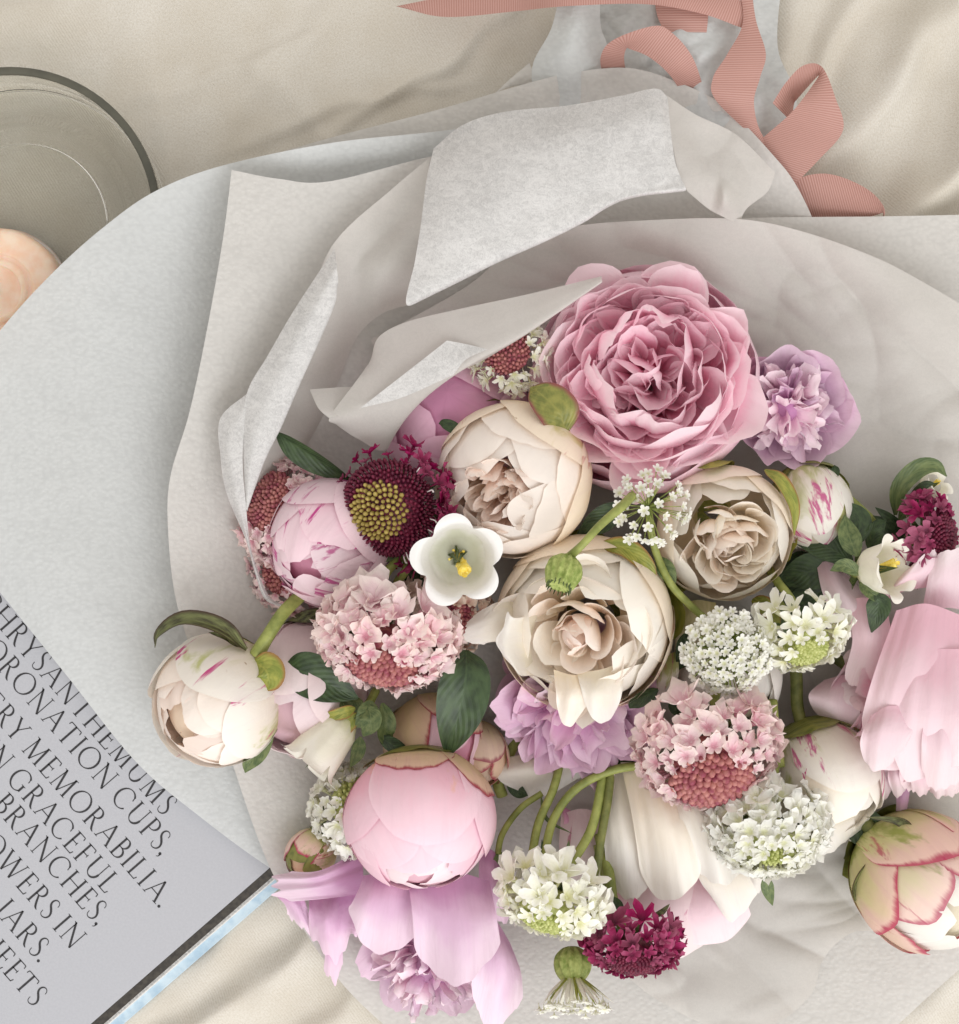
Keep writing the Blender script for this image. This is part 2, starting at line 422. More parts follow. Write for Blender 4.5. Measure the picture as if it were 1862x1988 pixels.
T_, t_ = .098, .042
def seg(x0, y0, x1, y1, w, w2=None): return ('p', [(x0, y0), (x1, y1)], [w, w if w2 is None else w2])
def arc(cx, cy, rx, ry, a0, a1, wm=T_, wn=t_ * .9, sh=12):
    A = np.radians(np.linspace(a0, a1, 25))
    return ('p', [(cx + rx * math.cos(a), cy + ry * math.sin(a)) for a in A], [wn + (wm - wn) * abs(math.cos(a - math.radians(sh))) ** 1.3 for a in A])
def ser(x, y, l=.12): return seg(x - l, y, x + l, y, .03)
def stem_(x): return [seg(x, 0, x, 1, T_), ser(x, .012), ser(x, .988)]
GL = {
 'A': (.84, [seg(.06, 0, .42, 1.02, t_), seg(.41, 1.02, .77, 0, T_), seg(.2, .36, .64, .36, t_), ser(.06, .012, .09), ser(.77, .012)]),
 'B': (.60, stem_(.14) + [arc(.28, .76, .2, .235, -90, 90), arc(.29, .265, .27, .255, -90, 90), seg(.1, .988, .28, .988, t_), seg(.1, .522, .29, .522, t_), seg(.1, .012, .29, .012, t_)]),
 'C': (.82, [arc(.46, .5, .42, .51, 42, 318), seg(.76, .84, .79, .68, t_)]),
 'E': (.58, stem_(.14) + [seg(.1, .988, .5, .988, t_), seg(.5, .988, .53, .85, t_), seg(.1, .52, .43, .52, t_), seg(.43, .6, .43, .43, .03), seg(.1, .012, .54, .012, t_), seg(.53, 0, .58, .16, t_)]),
 'F': (.54, stem_(.14) + [seg(.1, .988, .5, .988, t_), seg(.5, .988, .53, .85, t_), seg(.1, .52, .42, .52, t_), seg(.42, .6, .42, .43, .03)]),
 'G': (.88, [arc(.46, .5, .42, .51, 42, 310), seg(.76, .84, .79, .68, t_), seg(.75, .08, .75, .42, T_), ser(.75, .42)]),
 'H': (.88, stem_(.14) + stem_(.74) + [seg(.14, .52, .74, .52, t_)]),
 'I': (.28, stem_(.14)),
 'J': (.28, [seg(.16, .05, .16, 1, T_), ser(.16, .988), ('p', [(.16, .08), (.13, -.12), (-.02, -.22)], [T_, .07, .03])]),
 'L': (.55, stem_(.14) + [seg(.1, .012, .5, .012, t_), seg(.49, 0, .55, .16, t_)]),
 'M': (1.0, [seg(.1, 0, .18, 1, t_), seg(.16, 1, .49, .0, T_), seg(.49, 0, .82, 1, t_), seg(.8, 1, .88, 0, T_), ser(.1, .012, .09), ser(.88, .012), seg(.04, .988, .18, .988, .03), seg(.82, .988, .94, .988, .03)]),
 'N': (.90, [seg(.14, 0, .14, 1, t_), seg(.1, 1, .76, -.02, T_), seg(.76, 0, .76, 1, t_), ser(.14, .012, .1), ser(.76, .988, .1), seg(.02, .988, .14, .988, .03)]),
 'O': (.96, [arc(.48, .5, .45, .51, 0, 360)]),
 'P': (.56, stem_(.14) + [arc(.28, .735, .25, .255, -90, 90), seg(.1, .988, .28, .988, t_), seg(.2, .48, .28, .48, t_)]),
 'R': (.70, stem_(.14) + [arc(.27, .755, .23, .235, -90, 90), seg(.1, .988, .27, .988, t_), seg(.14, .52, .27, .52, t_), ('p', [(.3, .52), (.44, .26), (.58, .06), (.72, -.01)], [T_ * .8, T_, T_, .03])]),
 'S': (.50, [('p', [(.43, .80), (.40, .93), (.28, 1.01), (.14, .96), (.08, .80), (.14, .64), (.27, .53), (.40, .40), (.46, .24), (.40, .07), (.24, -.01), (.10, .05), (.06, .22)], [.03, .035, .04, .06, .08, .1, .105, .1, .08, .06, .04, .035, .03])]),
 'T': (.70, [seg(.35, 0, .35, 1, T_), ser(.35, .012), seg(.03, .985, .67, .985, t_), seg(.03, .985, .0, .84, t_), seg(.67, .985, .70, .84, t_)]),
 'U': (.82, [seg(.14, .34, .14, 1, T_), ser(.14, .988), seg(.7, .34, .7, 1, t_), ser(.7, .988, .1), arc(.42, .34, .28, .35, 180, 360, T_, t_, -30)]),
 'W': (1.2, [seg(.08, 1, .36, -.01, T_), seg(.36, 0, .62, 1, t_), seg(.60, 1, .88, -.01, T_), seg(.88, 0, 1.12, 1, t_), ser(.08, .988), ser(.6, .988), ser(1.12, .988, .09)]),
 'Y': (.72, [seg(.06, 1, .36, .47, T_), seg(.68, 1, .36, .47, t_), seg(.36, 0, .36, .5, T_), ser(.36, .012), ser(.06, .988, .09), ser(.68, .988, .09)]),
 '.': (.12, [arc(.05, .05, .035, .035, 0, 360, .07, .07)]),
 ',': (.12, [arc(.05, .05, .035, .035, 0, 360, .07, .07), ('p', [(.085, .05), (.07, -.08), (.0, -.15)], [.05, .04, .02])]),
 ' ': (.12, []),
}

def text_geo(txt, sp=.165):
    V, F, x = [], [], 0.0
    for ch in txt:
        w, st = GL[ch]
        for _, pts, ws in st:
            P = np.array(pts, float); ws = np.array(ws, float)
            if len(P) in (3, 4) or len(P) == 13:
                P2 = cr_curve(P, 28); ws = np.interp(np.linspace(0, 1, 28), np.linspace(0, 1, len(ws)), ws); P = P2
            d = np.gradient(P, axis=0); d /= np.linalg.norm(d, axis=1)[:, None] + 1e-9
            n = np.stack([-d[:, 1], d[:, 0]], 1) * ws[:, None] / 2
            b = len(V); k = len(P)
            for a, c in zip(P + n, P - n):
                V.append((a[0] + x, a[1])); V.append((c[0] + x, c[1]))
            F += [(b + 2 * i, b + 2 * i + 1, b + 2 * i + 3, b + 2 * i + 2) for i in range(k - 1)]
        x += w + sp
    return np.array(V), F, x - sp

def build_book():
    ztop = 62.0
    f = (H - ztop) / H
    ang = math.radians(48.9)
    ex = Vector((math.cos(ang), -math.sin(ang), 0)); ey = Vector((math.sin(ang), math.cos(ang), 0))
    def flat(px, py): return Vector(((px - FW / 2) * f, -(py - FH / 2) * f, 0))
    org = flat(519, 1689)
    loc = Vector((org.x * S, org.y * S, 0))
    root = thing('book', 'open book with large black serif capitals on a grey page', 'book', loc)
    m, nt, out = new_mat('book_page'); h = N(nt)
    g = h.n('ShaderNodeNewGeometry'); nn = h.noise(g.outputs['Position'], 900, 3, .6)
    p = h.n('ShaderNodeBsdfPrincipled', i_Roughness=.38); p.inputs['Specular IOR Level'].default_value = .45
    h.l(h.ramp(nn, [(.3, hexc('b0b1b7')), (.7, hexc('b5b6bc'))]), p.inputs['Base Color']); h.l(p.outputs[0], out.inputs[0])
    M['page'] = m
    M['page_dark'] = solid_mat('dark_page', '2b2724', '454039', 500, .35, .5, .1)
    M['page_grey'] = solid_mat('grey_page_edge', '9b9a98', 'c9c7c4', 900, .5, .4, .1)
    M['page_white'] = solid_mat('white_page_edge', 'd5d4d2', 'e8e7e5', 900, .5, .4, .1)
    M['cover'] = solid_mat('light_blue_cover', 'a9c3d6', 'c9dbe6', 130, .25, .5, .05)
    M['ink'] = solid_mat('black_ink', '2e2d30', '3a393b', 700, .55, .3, .05)
    def slab(name, x1, y0, y1, z0, z1, mat, x0=-1050): return rect_slab(name, root, loc, org, ex, ey, x0, x1, y0, y1, z0, z1, M[mat])
    slab('cover', 46, -1000, 62, 2, 14, 'cover')
    slab('page_block', 27, -990, 55, 14.2, 26, 'page_white')
    slab('page', 24, -990, 55, 26.2, 34, 'page_grey')
    slab('page', 19, -990, 55, 34.2, 38, 'page_white')
    slab('page', 17, -990, 55, 38.2, 58, 'page_dark')
    slab('page', 0, -990, 55, 58.2, ztop, 'page')
    cap = 42.5 * f
    lines = [('CHRYSANTHEMUMS', 316, 1584), ('CORONATION CUPS,', 311, 1661), ('ERY MEMORABILIA.', 309, 1763), ('IN GRACEFUL', 204, 1735),
             ('BRANCHES,', 187, 1797), ('FLOWERS IN', 139, 1844), ('JARS.', 75, 1869), ('SHEETS', 64, 1955)]
    for txt, bx, by in lines:
        V, F, wd = text_geo(txt)
        e = flat(bx, by) - org
        X = V[:, 0] - wd; Y = V[:, 1]
        P = np.zeros((len(V), 3))
        base = org + e
        P[:, 0] = (base.x + (ex.x * X + ey.x * Y) * cap) * S; P[:, 1] = (base.y + (ex.y * X + ey.y * Y) * cap) * S
        P[:, 2] = (ztop + .5) * S
        o = link('lettering', make_mesh('lettering', P - np.array(loc), F, M['ink'], smooth=False), root)
        o['label'] = 'line of printed capitals reading ' + txt
build_book()

# ------------------------------------------------------------------ glass dish and candle
def lathe(prof, n=96):
    prof = np.array(prof, float); a = np.linspace(0, 2 * math.pi, n, endpoint=False)
    V = np.stack([prof[:, None, 0] * np.cos(a), prof[:, None, 0] * np.sin(a), np.repeat(prof[:, 1:2], n, 1)], -1)
    return V, grid_faces(len(prof), n, True)

def build_glass():
    c = W(20, 421, 120); loc = Vector((c.x, c.y, 0))
    root = thing('glass_dish', 'round clear glass dish with a dark rim holding a peach candle', 'dish', loc)
    m, nt, out = new_mat('clear_glass'); h = N(nt)
    p = h.n('ShaderNodeBsdfPrincipled', i_Roughness=.02, i_IOR=1.3); p.inputs['Transmission Weight'].default_value = 1
    p.inputs['Base Color'].default_value = (.97, .97, .94, 1); h.l(p.outputs[0], out.inputs[0])
    M['rim'] = solid_mat('dark_glass_rim', '4a493f', '59574b', 60, .3, .5, .0)
    R = 279.0
    prof = [(.5, 4), (R - 30, 4), (R - 12, 10), (R - 2, 30), (R, 60), (R, 114), (R - 11, 114), (R - 12, 60), (R - 18, 38), (R - 40, 24), (R - 56, 20), (R - 66, 34), (R - 78, 34), (R - 88, 19), (R - 104, 18), (R - 112, 29), (R - 122, 29), (R - 132, 18), (.5, 18)]
    P = cr_curve(np.array(prof), 90); V, F = lathe(P)
    link('bowl', make_mesh('bowl', V * S, F, m), root)
    V, F = lathe([(R + .5, 114.3), (R + 1, 119), (R - 1, 122), (R - 11, 122), (R - 14, 119), (R - 13.5, 114.3)])
    link('rim', make_mesh('rim', V * S, F, M['rim']), root)
    c = W(-10, 565, 72); loc = Vector((c.x, c.y, 19.5 * S))
    cm, nt, out = new_mat('peach_wax'); h = N(nt)
    g = h.n('ShaderNodeNewGeometry'); nn = h.noise(g.outputs['Position'], 120, 4, .6)
    p = h.n('ShaderNodeBsdfPrincipled', i_Roughness=.45)
    h.l(h.ramp(nn, [(.3, hexc('f6cdb0')), (.7, hexc('fadfcb'))]), p.inputs['Base Color'])
    p.inputs['Subsurface Weight'].default_value = .6; p.inputs['Subsurface Scale'].default_value = .01; p.inputs['Subsurface Radius'].default_value = (1, .45, .25)
    h.l(p.outputs[0], out.inputs[0])
    root = thing('candle', 'round peach wax candle with a ringed top inside the glass dish', 'candle', loc)
    r = 122
    prof = [(.5, 0), (r - 4, 0), (r, 4), (r + 1, 30), (r - 2, 44), (r - 10, 51), (r - 24, 54), (76, 54), (70, 50), (64, 48), (58, 52), (50, 53), (46, 48), (20, 45), (.5, 45)]
    V, F = lathe(cr_curve(np.array(prof), 70)); V = V + (nz(5, 9 / 100, 9 / 100)(V[..., 0], V[..., 1]) * .6)[..., None]
    link('wax', make_mesh('wax', V * S, F, cm), root)
    V, F = tube_pts([(0, 0, 44), (1, 1, 58), (4, 2, 66)], 2.5, 8)
    link('wick', make_mesh('wick', V * S, F, M['ink']), root)

def tube_pts(P, r, n=10, seg_=None):
    """tube along a smooth curve; r scalar or list; returns verts, faces (closed ends)"""
    P = np.asarray(P, float); k = seg_ or max(8, 6 * len(P))
    C = cr_curve(P, k)
    rr = np.interp(np.linspace(0, 1, k), np.linspace(0, 1, len(r)), r) if np.ndim(r) else np.full(k, r)
    T = np.gradient(C, axis=0); T /= np.linalg.norm(T, axis=1)[:, None] + 1e-12
    up = np.array([.13, .21, .97]); A = np.cross(T, up); A /= np.linalg.norm(A, axis=1)[:, None] + 1e-9; B = np.cross(T, A)
    a = np.linspace(0, 2 * math.pi, n, endpoint=False)
    V = C[:, None] + rr[:, None, None] * (A[:, None] * np.cos(a)[None, :, None] + B[:, None] * np.sin(a)[None, :, None])
    V = np.concatenate([np.repeat(C[:1, None], n, 1), V, np.repeat(C[-1:, None], n, 1)])
    return V, grid_faces(k + 2, n, True)
build_glass()

# ------------------------------------------------------------------ wrapping paper and tissue
WG = 'sheets of white paper wrapped round the bouquet'
sheet('wrapping_paper', [
    [(1050, 228, 150), (850, 255, 165), (640, 278, 170), (430, 322, 175), (300, 372, 180), (200, 442, 180), (100, 532, 175), (0, 642, 165), (-120, 800, 150)],
    [(1000, 420, 90), (850, 430, 90), (680, 430, 90), (500, 470, 95), (370, 540, 120), (270, 620, 138), (170, 720, 145), (70, 830, 140), (-60, 960, 132)],
    [(950, 1000, 36), (800, 1000, 36), (650, 950, 40), (500, 950, 55), (390, 980, 85), (300, 1000, 112), (200, 1060, 125), (100, 1130, 122), (-30, 1060, 118)],
    [(900, 1650, 26), (780, 1720, 28), (700, 1740, 36), (600, 1720, 60), (520, 1682, 76), (390, 1587, 84), (265, 1480, 92), (130, 1312, 96), (0, 1150, 98)]],
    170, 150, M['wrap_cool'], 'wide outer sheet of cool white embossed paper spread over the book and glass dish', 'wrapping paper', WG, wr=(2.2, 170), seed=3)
sheet('wrapping_paper', [
    [(480, 315, 60), (640, 268, 100), (850, 213, 120), (1030, 160, 140), (1130, 138, 150), (1230, 133, 160), (1330, 165, 160), (1400, 200, 155), (1440, 235, 150), (1500, 300, 140), (1540, 350, 125), (1578, 425, 110), (1610, 520, 95)],
    [(560, 420, 50), (680, 400, 70), (870, 360, 85), (1020, 310, 95), (1120, 290, 105), (1220, 285, 110), (1300, 300, 110), (1350, 330, 108), (1390, 360, 104), (1430, 400, 98), (1460, 440, 90), (1490, 490, 82), (1520, 580, 75)],
    [(650, 700, 40), (760, 680, 44), (900, 640, 46), (1000, 600, 48), (1080, 580, 50), (1170, 570, 52), (1240, 570, 52), (1290, 580, 52), (1330, 600, 52), (1370, 620, 52), (1400, 650, 52), (1430, 690, 52), (1460, 760, 52)]],
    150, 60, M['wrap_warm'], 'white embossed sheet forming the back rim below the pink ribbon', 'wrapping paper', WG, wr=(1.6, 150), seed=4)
B_ctrl = np.array([
    [(450, 330, 222), (432, 470, 222), (400, 650, 218), (368, 800, 214), (330, 930, 206), (327, 1040, 198), (343, 1170, 184), (385, 1300, 158), (440, 1450, 132), (530, 1697, 100), (655, 1898, 46), (790, 2030, 22)],
    [(540, 347, 208), (520, 490, 200), (490, 650, 186), (450, 810, 174), (410, 940, 168), (400, 1050, 158), (420, 1180, 140), (460, 1300, 115), (520, 1440, 95), (620, 1640, 72), (740, 1820, 38), (900, 2050, 18)],
    [(640, 352, 190), (620, 500, 170), (590, 650, 140), (560, 820, 120), (540, 950, 105), (530, 1060, 95), (540, 1180, 80), (570, 1300, 70), (620, 1420, 60), (720, 1580, 48), (840, 1740, 28), (1050, 2070, 15)],
    [(840, 303, 175), (820, 480, 120), (800, 650, 80), (780, 820, 60), (760, 950, 50), (760, 1060, 45), (780, 1180, 40), (800, 1300, 40), (840, 1420, 35), (920, 1560, 30), (1020, 1700, 22), (1250, 2080, 12)],
    [(1000, 280, 140), (1000, 480, 100), (1000, 650, 60), (1000, 820, 45), (1000, 950, 40), (1000, 1060, 35), (1000, 1180, 32), (1000, 1300, 30), (1050, 1420, 28), (1120, 1560, 24), (1220, 1700, 18), (1450, 2090, 10)]], float)
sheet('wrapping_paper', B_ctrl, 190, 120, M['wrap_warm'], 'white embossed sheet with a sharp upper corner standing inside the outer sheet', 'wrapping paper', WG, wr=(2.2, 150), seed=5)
sheet('wrapping_paper', [
    [(1400, 425, 130), (1500, 422, 120), (1600, 421, 110), (1720, 420, 95), (1862, 417, 80), (2050, 412, 60)],
    [(1350, 700, 60), (1480, 700, 60), (1600, 700, 60), (1730, 700, 60), (1880, 700, 56), (2080, 700, 50)],
    [(1300, 1200, 28), (1450, 1200, 28), (1600, 1200, 32), (1740, 1200, 42), (1900, 1200, 52), (2100, 1150, 54)],
    [(1350, 1700, 16), (1500, 1700, 18), (1600, 1700, 20), (1730, 1700, 26), (1880, 1650, 35), (2080, 1600, 42)],
    [(1400, 2090, 13), (1520, 2080, 14), (1620, 2065, 15), (1725, 2003, 18), (1800, 1937, 22), (1910, 1840, 26)]],
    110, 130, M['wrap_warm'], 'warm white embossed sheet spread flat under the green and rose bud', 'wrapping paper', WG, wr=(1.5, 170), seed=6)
sheet('tissue_paper', [
    [(720, 660, 120), (900, 560, 140), (1000, 480, 150), (1100, 442, 160), (1250, 428, 165), (1430, 425, 165), (1560, 450, 160), (1700, 500, 150), (1800, 552, 140), (1910, 618, 130)],
    [(760, 760, 80), (920, 700, 90), (1020, 620, 95), (1110, 580, 100), (1250, 560, 100), (1420, 560, 100), (1540, 590, 100), (1660, 650, 104), (1760, 700, 112), (1880, 760, 112)],
    [(800, 950, 56), (950, 900, 55), (1040, 880, 55), (1130, 860, 55), (1250, 850, 56), (1420, 850, 60), (1530, 880, 65), (1640, 920, 74), (1760, 950, 84), (1900, 980, 92)],
    [(1000, 1300, 44), (1080, 1300, 44), (1140, 1300, 44), (1190, 1300, 44), (1250, 1300, 44), (1400, 1300, 46), (1520, 1300, 50), (1640, 1300, 56), (1760, 1300, 64), (1900, 1300, 70)],
    [(1100, 1700, 36), (1190, 1700, 36), (1260, 1700, 36), (1320, 1700, 36), (1400, 1700, 36), (1500, 1700, 38), (1590, 1700, 42), (1680, 1690, 46), (1780, 1680, 54), (1900, 1650, 60)],
    [(1150, 1820, 30), (1225, 1902, 28), (1300, 1955, 28), (1400, 1998, 28), (1500, 1990, 28), (1575, 1930, 30), (1598, 1863, 34), (1650, 1813, 38), (1720, 1806, 44), (1910, 1790, 52)]],
    190, 200, M['tissue_soft'], 'large thin tissue sheet lining the wrap behind and below the flowers', 'tissue paper', WG, wr=(5, 300), crum=(34, 175), seed=9)
sheet('tissue_paper', [
    [(842, 288, 230), (900, 242, 240), (980, 217, 245), (1100, 205, 250), (1200, 187, 255), (1272, 172, 255), (1296, 188, 245)],
    [(828, 350, 270), (890, 320, 290), (970, 290, 300), (1090, 265, 305), (1190, 245, 300), (1270, 230, 292), (1302, 250, 275)],
    [(818, 430, 290), (880, 410, 312), (960, 370, 322), (1080, 340, 324), (1180, 315, 316), (1270, 300, 302), (1310, 310, 284)],
    [(805, 510, 292), (870, 490, 312), (950, 450, 322), (1060, 400, 324), (1150, 370, 318), (1260, 360, 302), (1322, 345, 286)],
    [(790, 592, 280), (870, 552, 300), (950, 512, 308), (1050, 470, 312), (1130, 432, 312), (1212, 386, 305), (1332, 368, 290)],
    [(850, 562, 242), (900, 542, 250), (980, 502, 255), (1070, 452, 255), (1150, 412, 255), (1230, 384, 255), (1322, 372, 252)]],
    130, 90, M['tissue'], 'thick fibrous white tissue fold rolled over the back of the wrap', 'tissue paper', WG, wr=(3.0, 130), crum=(2.0, 110), seed=12)
sheet('tissue_paper', [
    [(1290, 182, 240), (1350, 222, 232), (1430, 262, 214), (1505, 335, 186)],
    [(1300, 250, 262), (1365, 285, 226), (1430, 315, 214), (1490, 372, 178)],
    [(1318, 335, 268), (1385, 350, 232), (1412, 382, 236), (1450, 405, 172)],
    [(1335, 372, 256), (1375, 405, 206), (1402, 420, 200), (1435, 436, 160)]],
    70, 60, M['tissue_soft'], 'small creased tissue flap beside the thick fold under the ribbon', 'tissue paper', WG, wr=(2, 60), crum=(6, 55), seed=15)
sheet('tissue_paper', [
    [(834, 306, 226), (760, 368, 224), (650, 470, 228), (590, 600, 230), (520, 690, 230), (478, 765, 227), (426, 815, 224)],
    [(826, 400, 214), (770, 430, 196), (690, 500, 205), (640, 600, 196), (570, 740, 190), (510, 830, 196), (440, 900, 212)],
    [(806, 500, 208), (745, 520, 216), (690, 545, 190), (650, 680, 150), (590, 830, 140), (520, 920, 160), (477, 985, 196)],
    [(800, 590, 150), (740, 610, 150), (690, 660, 130), (650, 760, 110), (600, 860, 100), (540, 960, 110), (500, 1040, 150)]],
    110, 70, M['tissue_soft'], 'soft tissue lining pleated behind the narrow white fold', 'tissue paper', WG, wr=(3, 110), crum=(3.5, 90), seed=17)
sheet('tissue_paper', [
    [(650, 482, 250), (573, 599, 258), (520, 690, 260), (480, 762, 258), (472, 850, 252), (477, 987, 238)],
    [(654, 520, 276), (612, 600, 284), (552, 720, 280), (508, 820, 274), (490, 880, 264), (478, 988, 242)],
    [(652, 562, 262), (646, 602, 268), (578, 756, 264), (546, 830, 258), (514, 895, 250), (480, 991, 240)],
    [(600, 600, 232), (590, 650, 232), (545, 760, 232), (515, 830, 230), (500, 890, 228), (479, 985, 226)]],
    100, 40, M['tissue'], 'narrow folded tissue strip tapering down beside the striped pink bud', 'tissue paper', WG, wr=(1.5, 70), seed=19)
sheet('tissue_paper', [
    [(482, 762, 250), (428, 812, 240), (428, 886, 234), (440, 958, 226), (477, 1048, 212), (497, 1119, 198), (516, 1165, 186), (560, 1182, 158)],
    [(482, 780, 258), (448, 840, 254), (448, 905, 250), (460, 970, 243), (480, 1046, 230), (497, 1110, 212), (520, 1163, 196), (563, 1181, 164)],
    [(480, 800, 258), (472, 860, 254), (472, 920, 248), (478, 985, 240), (484, 1045, 224), (498, 1100, 206), (525, 1160, 188), (566, 1178, 158)]],
    90, 24, M['tissue'], 'slim tissue edge curling round the left side of the pink scabious', 'tissue paper', WG, wr=(1.2, 70), seed=20)
sheet('tissue_paper', [
    [(720, 700, 250), (735, 655, 258), (790, 625, 268), (900, 598, 280), (1030, 570, 290), (1168, 536, 300)],
    [(690, 742, 268), (760, 720, 284), (830, 690, 292), (920, 650, 298), (1040, 604, 304), (1168, 541, 306)],
    [(640, 810, 262), (705, 797, 280), (800, 764, 294), (940, 692, 303), (1025, 645, 306), (1168, 549, 306)],
    [(652, 824, 232), (695, 852, 222), (752, 872, 218), (775, 778, 244), (955, 690, 270), (1150, 560, 285)]],
    120, 70, M['tissue_soft'], 'tissue flap lying over the mauve peony and against the big pink peony', 'tissue paper', WG, wr=(2, 90), seed=22)
sheet('tissue_paper', [
    [(868, 661, 304), (905, 668, 305), (947, 678, 306)],
    [(790, 722, 306), (850, 708, 309), (905, 698, 311)],
    [(700, 792, 292), (780, 772, 299), (880, 728, 308)]],
    50, 40, M['tissue'], 'small turned-back tissue corner on the flap over the mauve peony', 'tissue paper', WG, wr=(1, 60), seed=23)
sheet('tissue_paper', [
    [(601, 756, 246), (660, 752, 236), (730, 750, 226)],
    [(618, 792, 264), (665, 786, 256), (722, 768, 248)],
    [(638, 811, 266), (680, 804, 268), (726, 788, 270)]],
    50, 34, M['tissue_soft'], 'little curled tissue end at the tip of the flap by the crimson scabious', 'tissue paper', WG, wr=(1, 60), seed=24)
# gathered neck of the wrap under the ribbon
sheet('wrapping_paper', [
    [(1095, -60, 120), (1130, -60, 135), (1165, -60, 120)],
    [(1072, 50, 118), (1120, 40, 150), (1166, 45, 128)],
    [(1034, 128, 112), (1100, 110, 158), (1180, 100, 132)],
    [(1040, 210, 95), (1105, 210, 130), (1172, 210, 110)]],
    40, 60, M['wrap_cool'], 'pale pleat of paper at the gathered neck beside the ribbon loop', 'wrapping paper', WG, wr=(2, 60), crum=(3, 60), seed=26)
sheet('wrapping_paper', [
    [(960, 182, 40), (985, 170, 50), (1015, 165, 60)],
    [(992, 152, 52), (1010, 150, 66), (1045, 160, 80)],
    [(1028, 122, 66), (1036, 140, 80), (1060, 178, 90)]],
    20, 20, M['wrap_warm'], 'small pointed paper corner sticking out at the back of the wrap', 'wrapping paper', WG, seed=27)
sheet('wrapping_paper', [
    [(1140, -60, 60), (1230, -60, 110), (1330, -60, 130), (1440, -60, 110), (1520, -60, 40)],
    [(1165, 40, 70), (1240, 30, 120), (1340, 50, 150), (1440, 60, 120), (1510, 90, 40)],
    [(1178, 130, 70), (1260, 110, 125), (1350, 120, 165), (1450, 120, 125), (1545, 180, 36)],
    [(1190, 230, 70), (1280, 230, 110), (1370, 230, 140), (1450, 230, 110), (1540, 260, 40)],
    [(1230, 330, 60), (1310, 330, 90), (1390, 330, 100), (1470, 320, 80), (1520, 330, 36)]],
    90, 90, M['wrap_cool'], 'crumpled white paper gathered tightly under the pink ribbon loops', 'wrapping paper', WG, wr=(6, 70), crum=(15, 62), seed=29)

# ------------------------------------------------------------------ ribbon
def ribbon_mat():
    m, nt, out = new_mat('pink_grosgrain'); h = N(nt)
    wv = h.n('ShaderNodeTexWave', bands_direction='Y', i_Scale=1.7, i_Distortion=.15); h.l(h.uv((1, 1, 1)), wv.inputs[0])
    c = h.ramp(wv.outputs[0], [(.2, hexc('b5847a')), (.7, hexc('c69c92'))])
    b = h.n('ShaderNodeBump', i_Strength=.3, i_Distance=.0004, i_Height=wv.outputs[0])
    thin_out(h, out, c, b.outputs[0], .5, .12, .35)
    return m
M['ribbon'] = ribbon_mat()
rib_loc = W(1440, 120, 150); rib_loc = Vector((rib_loc.x, rib_loc.y, 0.02))
ribbon = thing('ribbon', 'dusty pink grosgrain ribbon tied in loose loops at the neck', 'ribbon', rib_loc)
def strip(name, L, R, n=60):
    A = cr_curve(np.array(L, float), n); B = cr_curve(np.array(R, float), n)
    t = np.linspace(0, 1, 7)[None, :, None]
    P = A[:, None] * (1 - t) + B[:, None] * t
    P[..., 2] += 3 * np.sin(np.linspace(0, math.pi, 7))[None]
    d = np.concatenate([[0], np.cumsum(np.linalg.norm(np.diff((A + B) / 2, axis=0), axis=1))])
    uv = np.stack([np.repeat(np.linspace(0, .4, 7)[None], n, 0), np.repeat(d[:, None] / 26, 7, 1)], -1)
    link(name, make_mesh(name, Wn(P) - np.array(rib_loc), grid_faces(n, 7), M['ribbon'], uv), ribbon)
strip('ribbon_tail', [(769, 12, 40), (865, -6, 55), (1000, -22, 90), (1100, -26, 165), (1250, -26, 185), (1380, -8, 180), (1452, 2, 170)],
      [(776, 14, 40), (866, 33, 55), (1000, 22, 90), (1100, 12, 165), (1250, 8, 185), (1360, 26, 180), (1440, 54, 170)])
strip('ribbon_band', [(1268, -20, 150), (1276, 30, 165), (1290, 62, 160)], [(1376, -20, 150), (1375, 30, 165), (1372, 63, 160)])
strip('ribbon_tail', [(1436, -30, 175), (1442, 45, 180), (1412, 105, 190), (1384, 152, 190), (1390, 195, 180), (1470, 276, 125), (1500, 330, 80)],
      [(1458, -30, 175), (1468, 40, 182), (1487, 104, 192), (1476, 150, 190), (1464, 200, 180), (1480, 262, 130), (1530, 320, 80)])
strip('ribbon_loop', [(1174, 160, 100), (1166, 112, 180), (1190, 78, 214), (1265, 51, 232), (1300, 60, 228), (1345, 112, 205), (1376, 205, 115)],
      [(1222, 170, 100), (1212, 118, 165), (1216, 95, 186), (1225, 96, 192), (1262, 112, 196), (1302, 148, 180), (1334, 200, 110)])
strip('ribbon_loop', [(1500, 200, 150), (1526, 160, 168), (1560, 127, 190), (1596, 130, 205), (1622, 190, 205), (1637, 252, 182), (1590, 310, 135), (1500, 400, 70)],
      [(1540, 240, 110), (1541, 205, 120), (1550, 190, 140), (1590, 146, 180), (1560, 190, 190), (1530, 225, 172), (1470, 278, 118), (1410, 345, 70)])
strip('ribbon_loop', [(1515, 360, 84), (1575, 339, 120), (1625, 341, 138), (1685, 368, 140), (1716, 402, 118), (1708, 426, 80), (1640, 442, 66), (1560, 455, 60)],
      [(1560, 440, 60), (1600, 438, 66), (1650, 430, 72), (1700, 418, 82), (1714, 414, 92), (1704, 434, 66), (1640, 456, 56), (1560, 475, 50)])

# ------------------------------------------------------------------ flower parts
_seed = [100]
def nseed():
    _seed[0] += 1; return _seed[0]

def petal_uv(nv, nu):
    U, V = np.meshgrid(np.linspace(0, 1, nu), np.linspace(0, 1, nv)); return np.stack([U, V], -1)

def tipf(u, rnd, notch, sd):
    f = nz(sd, 2.6, 1, 4); g = nz(sd + 999, 8, 1, 4)
    e = 1 - np.sqrt(np.clip(1 - np.abs(u) ** 2.8, 0, 1))
    return 1 - rnd * (.25 * np.abs(u) ** 2 + 1.15 * e) + notch * (.7 * f(u, 0 * u) + .30 * g(u, 0 * u)) * (1 - .6 * e)

